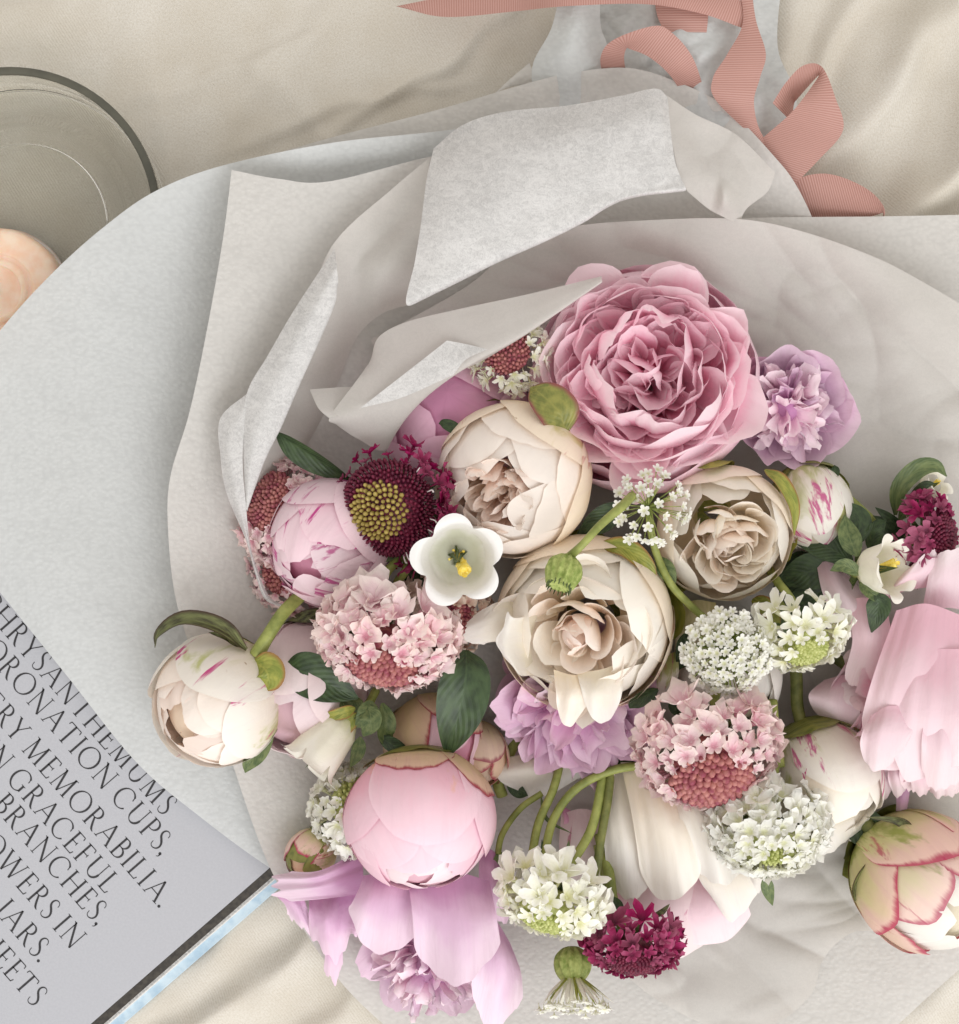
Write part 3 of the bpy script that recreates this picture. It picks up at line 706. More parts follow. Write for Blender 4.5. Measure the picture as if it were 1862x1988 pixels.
def sphere_petal(R, t0, t1, hw, ruf=.012, notch=.04, flare=.0, sd=1, nu=25, nv=21, rnd=.42, basew=.45, zs=1.0):
    U, V = np.meshgrid(np.sin(np.linspace(-1, 1, nu) * math.pi / 2), np.linspace(0, 1, nv))
    s = V * tipf(U, rnd, notch, sd)
    th = np.radians(t0 + (t1 - t0) * s)
    wp = basew + (1 - basew) * np.sin(np.clip(s * 1.3, 0, 1) * math.pi / 2)
    ps = np.radians(hw) * U * wp
    r = R * (1 + flare * s ** 3 + ruf * (nz(sd + 7, 4, 5, 5)(U, s) * (.25 + s) + .8 * nz(sd + 8, 9, 5, 5)(U, s) * s ** 3) + .012 * (np.abs(U) ** 3))
    return np.stack([r * np.cos(ps) * np.sin(th), r * np.sin(ps), -r * np.cos(ps) * np.cos(th) * zs], -1)

def bent_petal(L, Wd, a0, curl, lat, ruf=.08, notch=.08, sd=1, nu=17, nv=15, rnd=.45, basew=.3):
    U, V = np.meshgrid(np.sin(np.linspace(-1, 1, nu) * math.pi / 2), np.linspace(0, 1, nv))
    s = V * tipf(U, rnd, notch, sd)
    tt = np.linspace(0, 1.5, 200); aa = math.radians(a0) + math.radians(curl) * tt ** 1.4
    Xc = np.concatenate([[0], np.cumsum(np.cos(aa[:-1]) * (tt[1] - tt[0]))]); Zc = np.concatenate([[0], np.cumsum(np.sin(aa[:-1]) * (tt[1] - tt[0]))])
    sc_ = np.clip(s, 0, 1.5)
    X = L * np.interp(sc_, tt, Xc); Z = L * np.interp(sc_, tt, Zc); A = np.interp(sc_, tt, aa)
    wd = Wd * (basew + (1 - basew) * np.sin(np.clip(s * 1.2, 0, 1) * math.pi / 2))
    y = wd * np.sin(lat * U) / lat; n = wd * (1 - np.cos(lat * U)) / lat
    n = n + ruf * L * (s ** 1.6) * (nz(sd + 3, 3.0, 2.5, 6)(U, s) + .28 * nz(sd + 4, 7, 4, 6)(U, s))
    y = y + ruf * .5 * L * s * nz(sd + 5, 4, 4, 4)(U, s)
    return np.stack([X - np.sin(A) * n, y, Z + np.cos(A) * n], -1)

def xf(V, M4):
    A = np.array(M4)
    return V @ A[:3, :3].T + A[:3, 3]

def Rz(d): return Matrix.Rotation(math.radians(d), 4, 'Z')
def Ry(d): return Matrix.Rotation(math.radians(d), 4, 'Y')
def Rx(d): return Matrix.Rotation(math.radians(d), 4, 'X')
def Tr(x, y, z): return Matrix.Translation((x, y, z))

class Flower:
    def __init__(s, name, label, cat, px, py, z, R, axis=(0, 0, 1), roll=0, group=None):
        s.loc = W(px, py, z); s.px, s.py, s.z = px, py, z
        s.root = thing(name, label, cat, s.loc, group)
        f = (H - z) / H; s.sc = R * f * S; s.R = R
        q = Vector((axis[0], -axis[1], axis[2])).normalized().to_track_quat('Z', 'Y')
        s.M = q.to_matrix().to_4x4() @ Rz(roll) @ Matrix.Scale(s.sc, 4)
        s.axis = Vector((axis[0], -axis[1], axis[2])).normalized()
    def add(s, name, V, mat, M4=None, uv=None):
        nv, nu = V.shape[:2]
        V = xf(V, s.M @ M4 if M4 is not None else s.M)
        return link(name, make_mesh(name, V, grid_faces(nv, nu), mat, petal_uv(nv, nu) if uv is None else uv), s.root)
    def inst(s, name, me, M4, parent=None):
        return link(name, me, parent or s.root, s.M @ M4)
    def tube(s, name, pts, r, mat, n=10):
        """pts in layout coordinates (px,py,z); r in layout units"""
        P = Wn(np.array(pts, float)) - np.array(s.loc)
        V, F = tube_pts(P, np.array(r) * S if np.ndim(r) else r * S, n)
        return link(name, make_mesh(name, V, F, mat), s.root)
    def base(s, k=1.0):
        """layout coordinates of the point k radii behind the head"""
        p = s.loc - s.axis * s.sc * k
        return unW(p)
    def patch(s, name, rows, mat, n=22, edge=5, wav=4, sd=None, tip=.20):
        """petal laid out by hand through control points (px,py,z); last row is the free tip"""
        sd = sd or nseed()
        G = cr_surf(rows, 61, 61)
        U, V = np.meshgrid(np.sin(np.linspace(-1, 1, n) * math.pi / 2), np.linspace(0, 1, n))
        Vr = V * (1 - tip * (1 - np.sqrt(np.clip(1 - np.abs(U) ** 2.6, 0, 1))))
        a = np.clip((U + 1) * 30, 0, 59.999); b = np.clip(Vr * 60, 0, 59.999); ia, ib = a.astype(int), b.astype(int)
        fa, fb = (a - ia)[..., None], (b - ib)[..., None]
        P = (G[ib, ia] * (1 - fa) + G[ib, ia + 1] * fa) * (1 - fb) + (G[ib + 1, ia] * (1 - fa) + G[ib + 1, ia + 1] * fa) * fb
        e = edge * 1.3 * (nz(sd, 3.5, 1, 4)(U, 0 * U) + .5 * nz(sd + 1, 10, 1, 4)(U, 0 * U)) * V ** 4
        dV = np.gradient(P, axis=0); dV /= np.linalg.norm(dV, axis=-1, keepdims=True) + 1e-9
        P = P + dV * e[..., None]
        dU = np.gradient(P, axis=1); dU /= np.linalg.norm(dU, axis=-1, keepdims=True) + 1e-9
        e2 = edge * .7 * nz(sd + 2, 1, 7, 4)(0 * V, V) * U ** 5 * np.abs(V)
        P = P + dU * e2[..., None]
        P[..., 2] += wav * (1.5 * nz(sd + 3, 2.4, 2.2, 6)(U, V) * (.3 + V) + .14 * nz(sd + 4, 9, 3, 7)(U, V))
        return link(name, make_mesh(name, Wn(P) - np.array(s.loc), grid_faces(n, n), mat, petal_uv(n, n)), s.root)
    def leaf(s, name, pts, width, mat, fold=.35, roll=0.0, wave=.06, shape=.8):
        return leaf_obj(name, pts, width, mat, s.root, s.loc, fold, roll, wave, shape)

def unW(p):
    z = p.z / S; f = (H - z) / H
    return (p.x / (f * S) + FW / 2, -p.y / (f * S) + FH / 2, z)

def leaf_obj(name, pts, width, mat, root, loc, fold=.35, roll=0.0, wave=.06, shape=.8, nv=22, nu=9):
    C = cr_curve(Wn(np.array(pts, float)), nv)
    T = np.gradient(C, axis=0); T /= np.linalg.norm(T, axis=1)[:, None]
    up = np.array([0, 0, 1.0]); A = np.cross(T, up); A /= np.linalg.norm(A, axis=1)[:, None] + 1e-9; B = np.cross(A, T)
    cr, sr = math.cos(math.radians(roll)), math.sin(math.radians(roll))
    A, B = A * cr + B * sr, B * cr - A * sr
    t = np.linspace(0, 1, nv); w = width * S * np.sin(math.pi * np.clip(t, .015, .985) ** shape) ** .85
    u = np.linspace(-1, 1, nu)
    sd = nseed(); wv = nz(sd, 2, 6, 4)(u[None] + 0 * t[:, None], t[:, None] + 0 * u[None]) * wave
    V = C[:, None] + A[:, None] * (w[:, None, None] * u[None, :, None]) + B[:, None] * ((w[:, None] * (fold * np.abs(u)[None] + wv))[..., None])
    return link(name, make_mesh(name, V - np.array(loc), grid_faces(nv, nu), mat, petal_uv(nv, nu)), root)

# ------------------------------------------------------------------ peony builders
def ball_petals(f, layers, zs=1.0, name='petal'):
    """layers: (n, R, t0, t1lo, t1hi, hw, ruf, notch, flare, mat)"""
    for n, R, t0, a, b, hw, ruf, notch, flare, mat in layers:
        off = random.uniform(0, 360)
        for k in range(n):
            sd = nseed()
            V = sphere_petal(R * random.uniform(.985, 1.015), t0, random.uniform(a, b), hw * random.uniform(.9, 1.1), ruf, notch, flare, sd, zs=zs)
            f.add(name, V, mat, Rz(off + 360 * k / n + random.uniform(-12, 12)))

def sepals(f, n, t1, hw, mat, R=1.03, flare=.06, off=None, zs=1.0):
    off = random.uniform(0, 360) if off is None else off
    for k in range(n):
        sd = nseed()
        f.add('sepal', sphere_petal(R, 4, t1 * random.uniform(.75, 1.15), hw * random.uniform(.8, 1.1), .02, .05, flare, sd, 13, 13, rnd=.55, zs=zs), mat, Rz(off + 360 * k / n + random.uniform(-18, 18)))

def rosette(f, n, mats, rmax=.7, zb=-.4, L=(.7, .9), Wd=(.2, .3), lean=38, ruf=.11, notch=.13, curl=(25, 75), lat=(.7, 1.3), name='inner_petal', twist=45):
    for k in range(n):
        rho = rmax * math.sqrt((k + .5) / n); ph = k * 137.508 + random.uniform(-14, 14)
        q = rho / max(rmax, 1e-6)
        V = bent_petal(random.uniform(*L) * (.82 + .25 * q), random.uniform(*Wd) * (.75 + .4 * q), 90 - lean * q - random.uniform(-6, 12), random.uniform(*curl), random.uniform(*lat), ruf, notch, nseed(), basew=.45)
        f.add(name, V, random.choice(mats), Rz(ph) @ Tr(rho * .8, 0, zb) @ Rz(random.uniform(-twist, twist)))

def ruffle_dome(f, n, mats, amax=85, r0=.45, L=(.4, .6), Wd=(.12, .2), ruf=.16, notch=.16, name='inner_petal', spread=None, zs=.9):
    """short frilly petals standing out of a dome in every direction"""
    for k in range(n):
        a = math.radians(amax) * math.sqrt((k + .5) / n); ph = k * 137.508 + random.uniform(-10, 10)
        V = bent_petal(random.uniform(*L), random.uniform(*Wd), random.uniform(62, 92), random.uniform(-10, 60), random.uniform(.6, 1.4), ruf, notch, nseed(), 11, 11, basew=.5)
        f.add(name, V, random.choice(mats), Matrix.Diagonal((1, 1, zs, 1)) @ Rz(ph) @ Ry(math.degrees(a)) @ Tr(0, 0, r0) @ Rz(random.uniform(0, 360)))

PG = 'peonies in the bouquet'
def head_core(f, R, mat, zs=1.0):
    """the closed heart of the flower, hidden behind the petals"""
    th = np.linspace(0.001, math.pi - .001, 16); ph = np.linspace(0, 2 * math.pi, 25)
    A, B = np.meshgrid(ph, th)
    V = np.stack([R * np.sin(B) * np.cos(A), R * np.sin(B) * np.sin(A), R * np.cos(B) * zs], -1)
    f.add('heart', V, mat)

# big open pink peony
f = Flower('peony', 'huge wide-open pink peony packed with ruffled petals', 'peony', 1252, 735, 185, 222, (-.10, -.06, 1), 20, PG)
ball_petals(f, [(6, 1.0, 25, 100, 116, 50, .014, .035, -.01, M['pink']), (7, .94, 25, 104, 122, 42, .02, .05, -.03, M['pink'])], .95, 'guard_petal')
for k in range(11):
    f.add('petal', bent_petal(random.uniform(1.0, 1.15), random.uniform(.36, .46), 58, 52, .85, .05, .07, nseed(), 25, 19), M['pink_in'], Rz(k * 33 + random.uniform(-9, 9)) @ Tr(.42, 0, -.40))
for k in range(13):
    f.add('petal', bent_petal(random.uniform(.62, .75), random.uniform(.36, .46), 40, 45, .7, .07, .08, nseed(), 21, 17, basew=.5), M['pink_in'], Rz(k * 27.7 + random.uniform(-9, 9)) @ Tr(.42, 0, .0) @ Rz(random.uniform(-15, 15)))
for k in range(14):
    f.add('petal', bent_petal(random.uniform(.85, 1.05), random.uniform(.26, .36), 68, 48, 1.0, .09, .14, nseed(), 21, 17), M['pink_in'], Rz(k * 26 + random.uniform(-9, 9)) @ Tr(.36, 0, -.24) @ Rz(random.uniform(-25, 25)))
rosette(f, 46, [M['pink_in']], .66, .06, (.46, .66), (.26, .40), 64, .10, .08, (0, 50))
ruffle_dome(f, 20, [M['pink_in']], 60, .16, (.34, .5), (.2, .3), .10, .09)
sepals(f, 4, 55, 34, M['leaf_olive'])
f.leaf('sepal', [(1098, 840, 300), (1085, 800, 322), (1050, 765, 318), (1030, 752, 300)], 38, M['leaf_olive'], .12, -15, .04, .7)

# lilac peony beside it
f = Flower('peony', 'small lilac peony with a frilly pale heart beside the huge pink one', 'peony', 1524, 790, 155, 146, (.05, .12, 1), 0, PG)
for a, L_, w_ in ((20, 1.05, .5), (75, 1.0, .5), (120, .95, .45), (165, .9, .4), (215, .95, .45), (270, 1.0, .45), (320, 1.1, .55), (345, 1.0, .45)):
    f.add('guard_petal', bent_petal(L_ * .98, w_ * 1.15, 26, 46, .7, .08, .08, nseed(), 25, 19), M['lilac'], Rz(a) @ Tr(.12, 0, -.35))
ruffle_dome(f, 64, [M['lilac_in'], M['lilac_in'], M['lilac']], 78, .22, (.36, .56), (.12, .2), .18, .2)
head_core(f, .3, M['lilac'])

# mauve peony under the tissue flap
f = Flower('peony', 'smooth mauve peony half hidden under the tissue flap', 'peony', 880, 800, 130, 150, (-.1, -.3, 1), 40, PG)
ball_petals(f, [(5, 1.0, 25, 112, 135, 52, .012, .03, 0, M['mauve']), (5, .93, 25, 120, 150, 46, .02, .04, -.02, M['mauve']), (4, .86, 30, 140, 165, 45, .03, .05, 0, M['mauve'])], .9)
head_core(f, .8, M['mauve'], .9)

# cream ball with an opening
f = Flower('peony', 'round cream peony with a small pinkish opening, below the huge pink one', 'peony', 997, 930, 235, 152, (-.36, .36, .86), 10, PG)
ball_petals(f, [(5, 1.0, 15, 108, 128, 50, .012, .03, .01, M['cream_guard']), (5, .965, 20, 122, 142, 48, .012, .04, .0, M['cream']),
                (5, .93, 20, 140, 154, 46, .014, .05, -.01, M['cream']), (6, .885, 20, 148, 160, 42, .02, .06, -.02, M['cream'])], .97)
rosette(f, 34, [M['cream_in'], M['cream']], .50, .24, (.5, .64), (.14, .24), 22, .1, .14, (10, 50), (.8, 1.5))
sepals(f, 3, 70, 30, M['leaf_olive'])
f.leaf('sepal', [(900, 845, 255), (880, 830, 258), (862, 822, 252), (852, 822, 246)], 11, M['leaf'], .2, 0, .05, .7)
f.leaf('leaf', [(835, 985, 262), (880, 1010, 258), (930, 1025, 246), (975, 1040, 236)], 20, M['leaf_mid'], .2, 10)

# cream half open
f = Flower('peony', 'cream peony opening onto pale layered petals between the lace flower and striped bud', 'peony', 1405, 1035, 215, 132, (.0, .26, .95), 70, PG)
ball_petals(f, [(5, 1.0, 15, 110, 124, 50, .012, .03, .0, M['cream_guard']), (5, .96, 20, 120, 134, 44, .016, .05, -.02, M['white_cream']),
                (6, .88, 20, 120, 136, 36, .025, .08, -.03, M['white_cream'])], 1.0)
rosette(f, 40, [M['cream'], M['white_cream'], M['white_cream']], .60, .20, (.46, .62), (.24, .36), 30, .07, .08, (10, 60), (.6, 1.1))
sepals(f, 3, 95, 26, M['sepal'], 1.05, .05, 30)
f.leaf('sepal', [(1485, 912, 240), (1515, 935, 262), (1540, 985, 262), (1542, 1040, 245)], 18, M['sepal'], .25, 35, .05, .8)

# striped small bud
f = Flower('peony_bud', 'small white bud striped with magenta behind the cream peony', 'peony bud', 1576, 985, 160, 80, (.2, .76, .42), 200, PG)
ball_petals(f, [(4, 1.0, 10, 130, 165, 58, .012, .03, 0, M['white_streak']), (4, .95, 20, 150, 172, 55, .015, .03, 0, M['white_streak'])], 1.12)
head_core(f, .9, M['white'], 1.1); sepals(f, 4, 75, 36, M['leaf_olive'], 1.05, .05, None, 1.1)
f.tube('stem', [(1602, 935, 150), (1640, 965, 150), (1690, 1010, 140), (1745, 1060, 110)], 11, M['stem'])
f.leaf('leaf', [(1598, 948, 175), (1606, 930, 184), (1620, 915, 184), (1620, 903, 178)], 13, M['leaf'], .3, 20)

# striped pink bud by the tissue
f = Flower('peony_bud', 'plump pink bud streaked with magenta beside the dark crimson scabious', 'peony bud', 645, 1055, 200, 128, (-.5, .42, .75), 15, PG)
ball_petals(f, [(5, 1.0, 10, 105, 140, 52, .014, .04, .01, M['bud_stripe']), (5, .955, 20, 135, 158, 46, .018, .06, .01, M['bud_stripe']), (5, .90, 20, 150, 170, 44, .03, .09, .03, M['bud_stripe']), (4, .84, 20, 160, 176, 44, .04, .1, .05, M['bud_stripe'])], .98)
head_core(f, .78, M['pink']); sepals(f, 4, 52, 34, M['leaf_olive'])
f.leaf('leaf', [(535, 838, 236), (575, 865, 236), (630, 900, 228), (690, 938, 210)], 27, M['leaf'], .5, -42, .04, .9)

# cream bud on its own stem
f = Flower('peony_bud', 'cream bud flushed green and magenta lying out over the paper beside the book', 'peony bud', 421, 1362, 190, 131, (-.55, .38, .62), 130, PG)
ball_petals(f, [(5, 1.0, 10, 110, 140, 52, .013, .03, .005, M['white_streak']), (5, .955, 20, 130, 150, 46, .014, .04, 0, M['cream']), (5, .91, 20, 140, 158, 42, .02, .06, -.02, M['cream']), (5, .85, 20, 150, 170, 40, .03, .08, 0, M['cream_in'])], .98)
rosette(f, 8, [M['cream_in']], .2, 0, (.7, .85), (.14, .22), 20, .08, .12)
head_core(f, .72, M['cream'])
sepals(f, 3, 48, 34, M['sepal'], 1.035, .02)
f.tube('stem', [(498, 1272, 232), (520, 1235, 238), (550, 1190, 226), (590, 1150, 190)], [14, 12, 12, 12], M['stem'])
f.leaf('sepal', [(492, 1285, 244), (515, 1300, 262), (520, 1320, 262), (505, 1338, 248)], 34, M['sepal'], .1, 0, .04, .75)
f.leaf('sepal', [(478, 1262, 245), (430, 1222, 256), (360, 1206, 252), (312, 1232, 236), (301, 1258, 224)], 19, M['brown'], .55, -50, .12, .7)
f.leaf('sepal', [(470, 1256, 244), (440, 1236, 250), (405, 1228, 246)], 9, M['brown'], .3, -30, .2, .7)
f.leaf('sepal', [(530, 1418, 205), (505, 1455, 205), (485, 1480, 196), (476, 1500, 186)], 17, M['leaf_mid'], .3, 10)

# big white-cream open peony
f = Flower('peony', 'large white and cream peony opening in the middle of the bouquet', 'peony', 1135, 1210, 225, 174, (-.26, .2, .94), 15, PG)
ball_petals(f, [(6, 1.0, 25, 106, 124, 50, .012, .03, .01, M['cream_guard']), (6, .95, 25, 118, 136, 46, .016, .04, -.01, M['white_cream']), (6, .88, 25, 124, 144, 42, .02, .05, -.02, M['white_cream']), (5, .8, 25, 126, 146, 40, .025, .07, -.02, M['white_cream'])], .9)
rosette(f, 28, [M['cream'], M['white_cream']], .56, .06, (.52, .7), (.28, .4), 52, .06, .06, (5, 50), (.7, 1.2), twist=25)
rosette(f, 8, [M['cream_in']], .16, .12, (.55, .66), (.16, .22), 20, .08, .1)
f.patch('guard_petal', [[(1015, 1165, 245), (1020, 1200, 250), (1005, 1245, 245)], [(965, 1170, 275), (965, 1205, 286), (962, 1245, 272)], [(925, 1190, 266), (905, 1225, 272), (915, 1258, 264)]], M['white'], 24, 8, 4)
f.patch('guard_petal', [[(1045, 1190, 265), (1030, 1250, 270), (1040, 1310, 262)], [(1000, 1200, 318), (988, 1255, 320), (1012, 1312, 308)], [(985, 1185, 320), (962, 1250, 312), (998, 1298, 306)]], M['white'], 24, 5, 4)
f.patch('guard_petal', [[(1075, 1300, 290), (1110, 1310, 300), (1150, 1310, 295)], [(1078, 1345, 308), (1110, 1355, 320), (1150, 1352, 308)], [(1068, 1375, 284), (1104, 1408, 272), (1142, 1378, 284)]], M['white_cream'], 30, 5, 6, tip=.8)
f.patch('guard_petal', [[(1120, 1305, 295), (1165, 1300, 302), (1210, 1285, 295)], [(1128, 1345, 314), (1165, 1350, 322), (1212, 1340, 308)], [(1128, 1384, 284), (1170, 1404, 276), (1214, 1372, 282)]], M['white'], 30, 5, 6, tip=.8)
sepals(f, 4, 70, 30, M['sepal'], 1.05)
f.leaf('sepal', [(1160, 1058, 270), (1215, 1065, 290), (1255, 1100, 288), (1275, 1140, 270)], 20, M['sepal'], .25, 25)
f.leaf('leaf', [(1278, 1338, 250), (1255, 1350, 252), (1232, 1365, 240), (1222, 1375, 232)], 15, M['leaf'], .3, 20)

# lilac ruffled one below it
f = Flower('peony', 'ruffled lilac-pink peony peeking out below the large white one', 'peony', 1118, 1340, 128, 168, (.0, .3, .95), 0, PG)
for k in range(26):
    f.add('petal', bent_petal(random.uniform(.8, 1.08), random.uniform(.24, .36), random.uniform(18, 42), random.uniform(-25, 45), .6, .10, .17, nseed(), 21, 17), random.choice([M['lilac_deep'], M['lilac_deep'], M['lilac']]), Rz(270 + (k - 12.5) * 8.5 + random.uniform(-8, 8)) @ Tr(.1, 0, random.uniform(-.25, .1)))
ruffle_dome(f, 46, [M['lilac_deep'], M['lilac']], 80, .3, (.42, .62), (.13, .22), .16, .18)
for k in range(6):
    f.add('guard_petal', bent_petal(1.0, .5, 12, 40, .5, .06, .08, nseed(), 25, 19), M['lilac_deep'], Rz(60 * k + 20) @ Tr(.1, 0, -.4))
f.patch('guard_petal', [[(1280, 1290, 165), (1300, 1270, 165), (1315, 1265, 160)], [(1275, 1320, 190), (1300, 1315, 196), (1318, 1305, 185)], [(1272, 1352, 170), (1290, 1358, 170), (1308, 1345, 165)]], M['white_streak'], 18, 2, 3)
head_core(f, .45, M['lilac_deep'])

# pale pink bud behind left leaf
f = Flower('peony_bud', 'pale pink bud hanging behind the dark leaf and cream bud stem', 'peony bud', 590, 1335, 120, 122, (-.1, .55, .75), 0, PG)
ball_petals(f, [(5, 1.0, 10, 125, 155, 52, .015, .04, .02, M['pale_streak']), (5, .95, 20, 145, 168, 48, .02, .05, .02, M['pale'])], 1.15)
head_core(f, .86, M['pale'], 1.1); sepals(f, 4, 50, 30, M['brown'], 1.05, .08)
f.leaf('leaf', [(552, 1296, 220), (590, 1305, 232), (640, 1330, 232), (695, 1356, 214)], 40, M['leaf'], .22, 6, .05, .85)

# tan and pink bud above big bud
f = Flower('peony_bud', 'tan-edged pink bud tucked above the big smooth pink bud', 'peony bud', 845, 1445, 118, 100, (.15, .5, .8), 60, PG)
ball_petals(f, [(5, 1.0, 10, 110, 150, 54, .015, .04, .01, M['tan_guard']), (5, .96, 20, 140, 165, 52, .015, .04, .0, M['bud_pink'])], 1.0)
head_core(f, .88, M['pink'])
f.leaf('leaf', [(905, 1262, 262), (905, 1310, 288), (890, 1390, 280), (868, 1470, 240)], 46, M['leaf'], .2, 4, .04, .95)
f.leaf('leaf', [(742, 1365, 205), (750, 1400, 212), (748, 1430, 204), (770, 1465, 186)], 17, M['leaf_mid'], .4, 20)
f2 = Flower('peony_bud', 'tan bud with wine-red edges between the leaf and the white petals', 'peony bud', 925, 1465, 108, 62, (.3, .55, .7), 20, PG)
ball_petals(f2, [(4, 1.0, 10, 130, 165, 60, .02, .05, .0, M['tan_guard']), (4, .95, 20, 150, 170, 58, .02, .05, .0, M['tan_guard'])], 1.2)
head_core(f2, .88, M['cream'], 1.1)
f2.tube('stem', [(905, 1420, 105), (880, 1380, 100), (860, 1330, 90)], 9, M['stem_dark'])

# big smooth pink bud
f = Flower('peony_bud', 'big smooth ball-shaped pink bud with wine-edged guard petals at its top', 'peony bud', 815, 1592, 235, 150, (.06, .76, .46), 5, PG)
ball_petals(f, [(5, .985, 10, 110, 135, 54, .008, .025, .0, M['bud_pink']), (5, .955, 20, 128, 150, 48, .009, .03, .0, M['bud_pink']), (5, .925, 20, 142, 160, 42, .012, .06, .0, M['bud_pink']), (5, .89, 20, 160, 176, 44, .02, .08, .0, M['pale'])], .94)
head_core(f, .86, M['pale'], .92)
f.add('guard_petal', sphere_petal(1.005, 8, 66, 34, .008, .12, .0, nseed(), rnd=.5, zs=.94), M['tan_guard'], Rz(84))
f.add('guard_petal', sphere_petal(1.005, 8, 88, 30, .008, .10, .0, nseed(), rnd=.4, zs=.94), M['tan_guard'], Rz(20))
f.add('sepal', sphere_petal(1.02, 2, 46, 40, .01, .05, .0, nseed(), zs=.94), M['leaf_olive'], Rz(100))
f.tube('stem', [(812, 1475, 160), (812, 1440, 150), (815, 1400, 120)], 10, M['stem'])

# large lilac peony at the bottom
f = Flower('peony', 'large loose lilac peony with drooping petals under the big smooth bud', 'peony', 838, 1850, 105, 150, (.05, .45, .9), 0, PG)
ruffle_dome(f, 80, [M['lilac_in'], M['lilac_in'], M['lilac']], 84, .34, (.34, .52), (.11, .19), .17, .2)
head_core(f, .42, M['lilac'])
for k in range(7):
    f.add('guard_petal', bent_petal(1.02, .48, 8, 50, .6, .06, .09, nseed(), 25, 19), M['lilac'], Rz(k * 51 + 30) @ Tr(.12, 0, -.35))
f.patch('guard_petal', [[(705, 1700, 180), (765, 1690, 200), (830, 1700, 200)], [(690, 1740, 220), (750, 1750, 235), (820, 1760, 235)], [(664, 1780, 222), (735, 1840, 235), (815, 1850, 238)]], M['lilac'], 38, 9, 11)
f.patch('guard_petal', [[(790, 1700, 205), (870, 1690, 220), (950, 1710, 205)], [(800, 1770, 250), (880, 1790, 268), (965, 1785, 245)], [(806, 1860, 240), (885, 1908, 252), (975, 1868, 230)]], M['lilac'], 40, 8, 12)
f.patch('guard_petal', [[(935, 1770, 150), (965, 1790, 170), (990, 1830, 150)], [(925, 1850, 215), (975, 1870, 225), (1012, 1890, 150)], [(908, 1950, 205), (955, 1998, 180), (1016, 1955, 110)]], M['lilac'], 30, 6, 9)
f.patch('guard_petal', [[(700, 1650, 150), (705, 1690, 170), (705, 1735, 150)], [(620, 1690, 190), (620, 1715, 200), (630, 1745, 185)], [(548, 1690, 165), (528, 1720, 168), (545, 1752, 160)]], M['lilac'], 36, 9, 11)
f.patch('guard_petal', [[(600, 1735, 120), (650, 1735, 130), (700, 1735, 120)], [(600, 1780, 140), (640, 1790, 150), (690, 1800, 130)], [(600, 1835, 110), (645, 1850, 115), (692, 1845, 105)]], M['lilac'], 36, 15, 11)
f.patch('guard_petal', [[(610, 1790, 118), (632, 1790, 124), (660, 1790, 118)], [(630, 1840, 112), (645, 1842, 118), (665, 1840, 110)], [(628, 1885, 80), (646, 1904, 80), (666, 1888, 80)]], M['lilac'], 24, 8, 6)
f.patch('guard_petal', [[(535, 1738, 150), (560, 1740, 150), (590, 1745, 140)], [(555, 1760, 130), (575, 1770, 132), (600, 1775, 125)], [(560, 1795, 100), (590, 1810, 100), (618, 1815, 100)]], M['lilac'], 30, 12, 8)
f.patch('guard_petal', [[(930, 1640, 150), (955, 1650, 160), (975, 1670, 150)], [(930, 1700, 175), (965, 1720, 180), (990, 1740, 160)], [(930, 1770, 160), (970, 1790, 160), (985, 1810, 140)]], M['lilac_deep'], 22, 5, 4)

# little green bud left of it
f = Flower('peony_bud', 'tiny green and wine-red bud by the edge of the paper', 'peony bud', 603, 1660, 120, 50, (-.5, .35, .7), 40, PG)
ball_petals(f, [(4, 1.0, 5, 140, 168, 62, .02, .04, 0, M['bud_guard']), (4, .95, 10, 150, 172, 60, .02, .04, 0, M['leaf_olive'])], 1.05)
head_core(f, .9, M['bud_pink']); f.tube('stem', [(640, 1640, 105), (680, 1620, 90), (720, 1600, 70)], 6, M['stem_dark'])
f.leaf('leaf', [(630, 1622, 150), (615, 1610, 154), (600, 1605, 150)], 5, M['brown'], .3)
f.leaf('leaf', [(610, 1545, 95), (618, 1575, 102), (632, 1605, 100)], 14, M['leaf_mid'], .3)

# white loose petals bottom centre
f = Flower('peony', 'loose white peony with long drooping petals below the pink-cushioned scabious', 'peony', 1300, 1580, 110, 150, (.1, .5, .85), 0, PG)
wp = [[(1160, 1500, 110), (1195, 1490, 130), (1230, 1490, 140)], [(1170, 1610, 170), (1210, 1620, 185), (1250, 1610, 175)], [(1182, 1725, 130), (1222, 1748, 130), (1266, 1722, 128)]]
f.patch('petal', wp, M['white'], 26, 5, 5)
f.patch('petal', [[(1205, 1480, 150), (1260, 1480, 165), (1310, 1490, 160)], [(1230, 1600, 215), (1290, 1610, 230), (1345, 1600, 210)], [(1246, 1720, 165), (1308, 1746, 170), (1368, 1712, 160)]], M['white_cream'], 38, 7, 13)
f.patch('petal', [[(1290, 1500, 165), (1340, 1500, 170), (1390, 1520, 160)], [(1320, 1590, 215), (1370, 1600, 220), (1430, 1600, 190)], [(1335, 1700, 165), (1390, 1712, 165), (1452, 1690, 150)]], M['white'], 36, 8, 12)
f.patch('petal', [[(1340, 1640, 130), (1380, 1640, 138), (1440, 1640, 130)], [(1355, 1700, 150), (1400, 1710, 155), (1455, 1700, 145)], [(1380, 1745, 120), (1425, 1790, 118), (1475, 1740, 115)]], M['white'], 24, 8, 5)
f.patch('petal', [[(1420, 1600, 120), (1460, 1600, 125), (1500, 1610, 120)], [(1420, 1660, 132), (1460, 1680, 138), (1510, 1670, 125)], [(1440, 1715, 100), (1470, 1730, 100), (1510, 1710, 96)]], M['white'], 22, 8, 5)
ruffle_dome(f, 26, [M['white'], M['white_cream']], 80, .2, (.4, .6), (.2, .3), .1, .1)

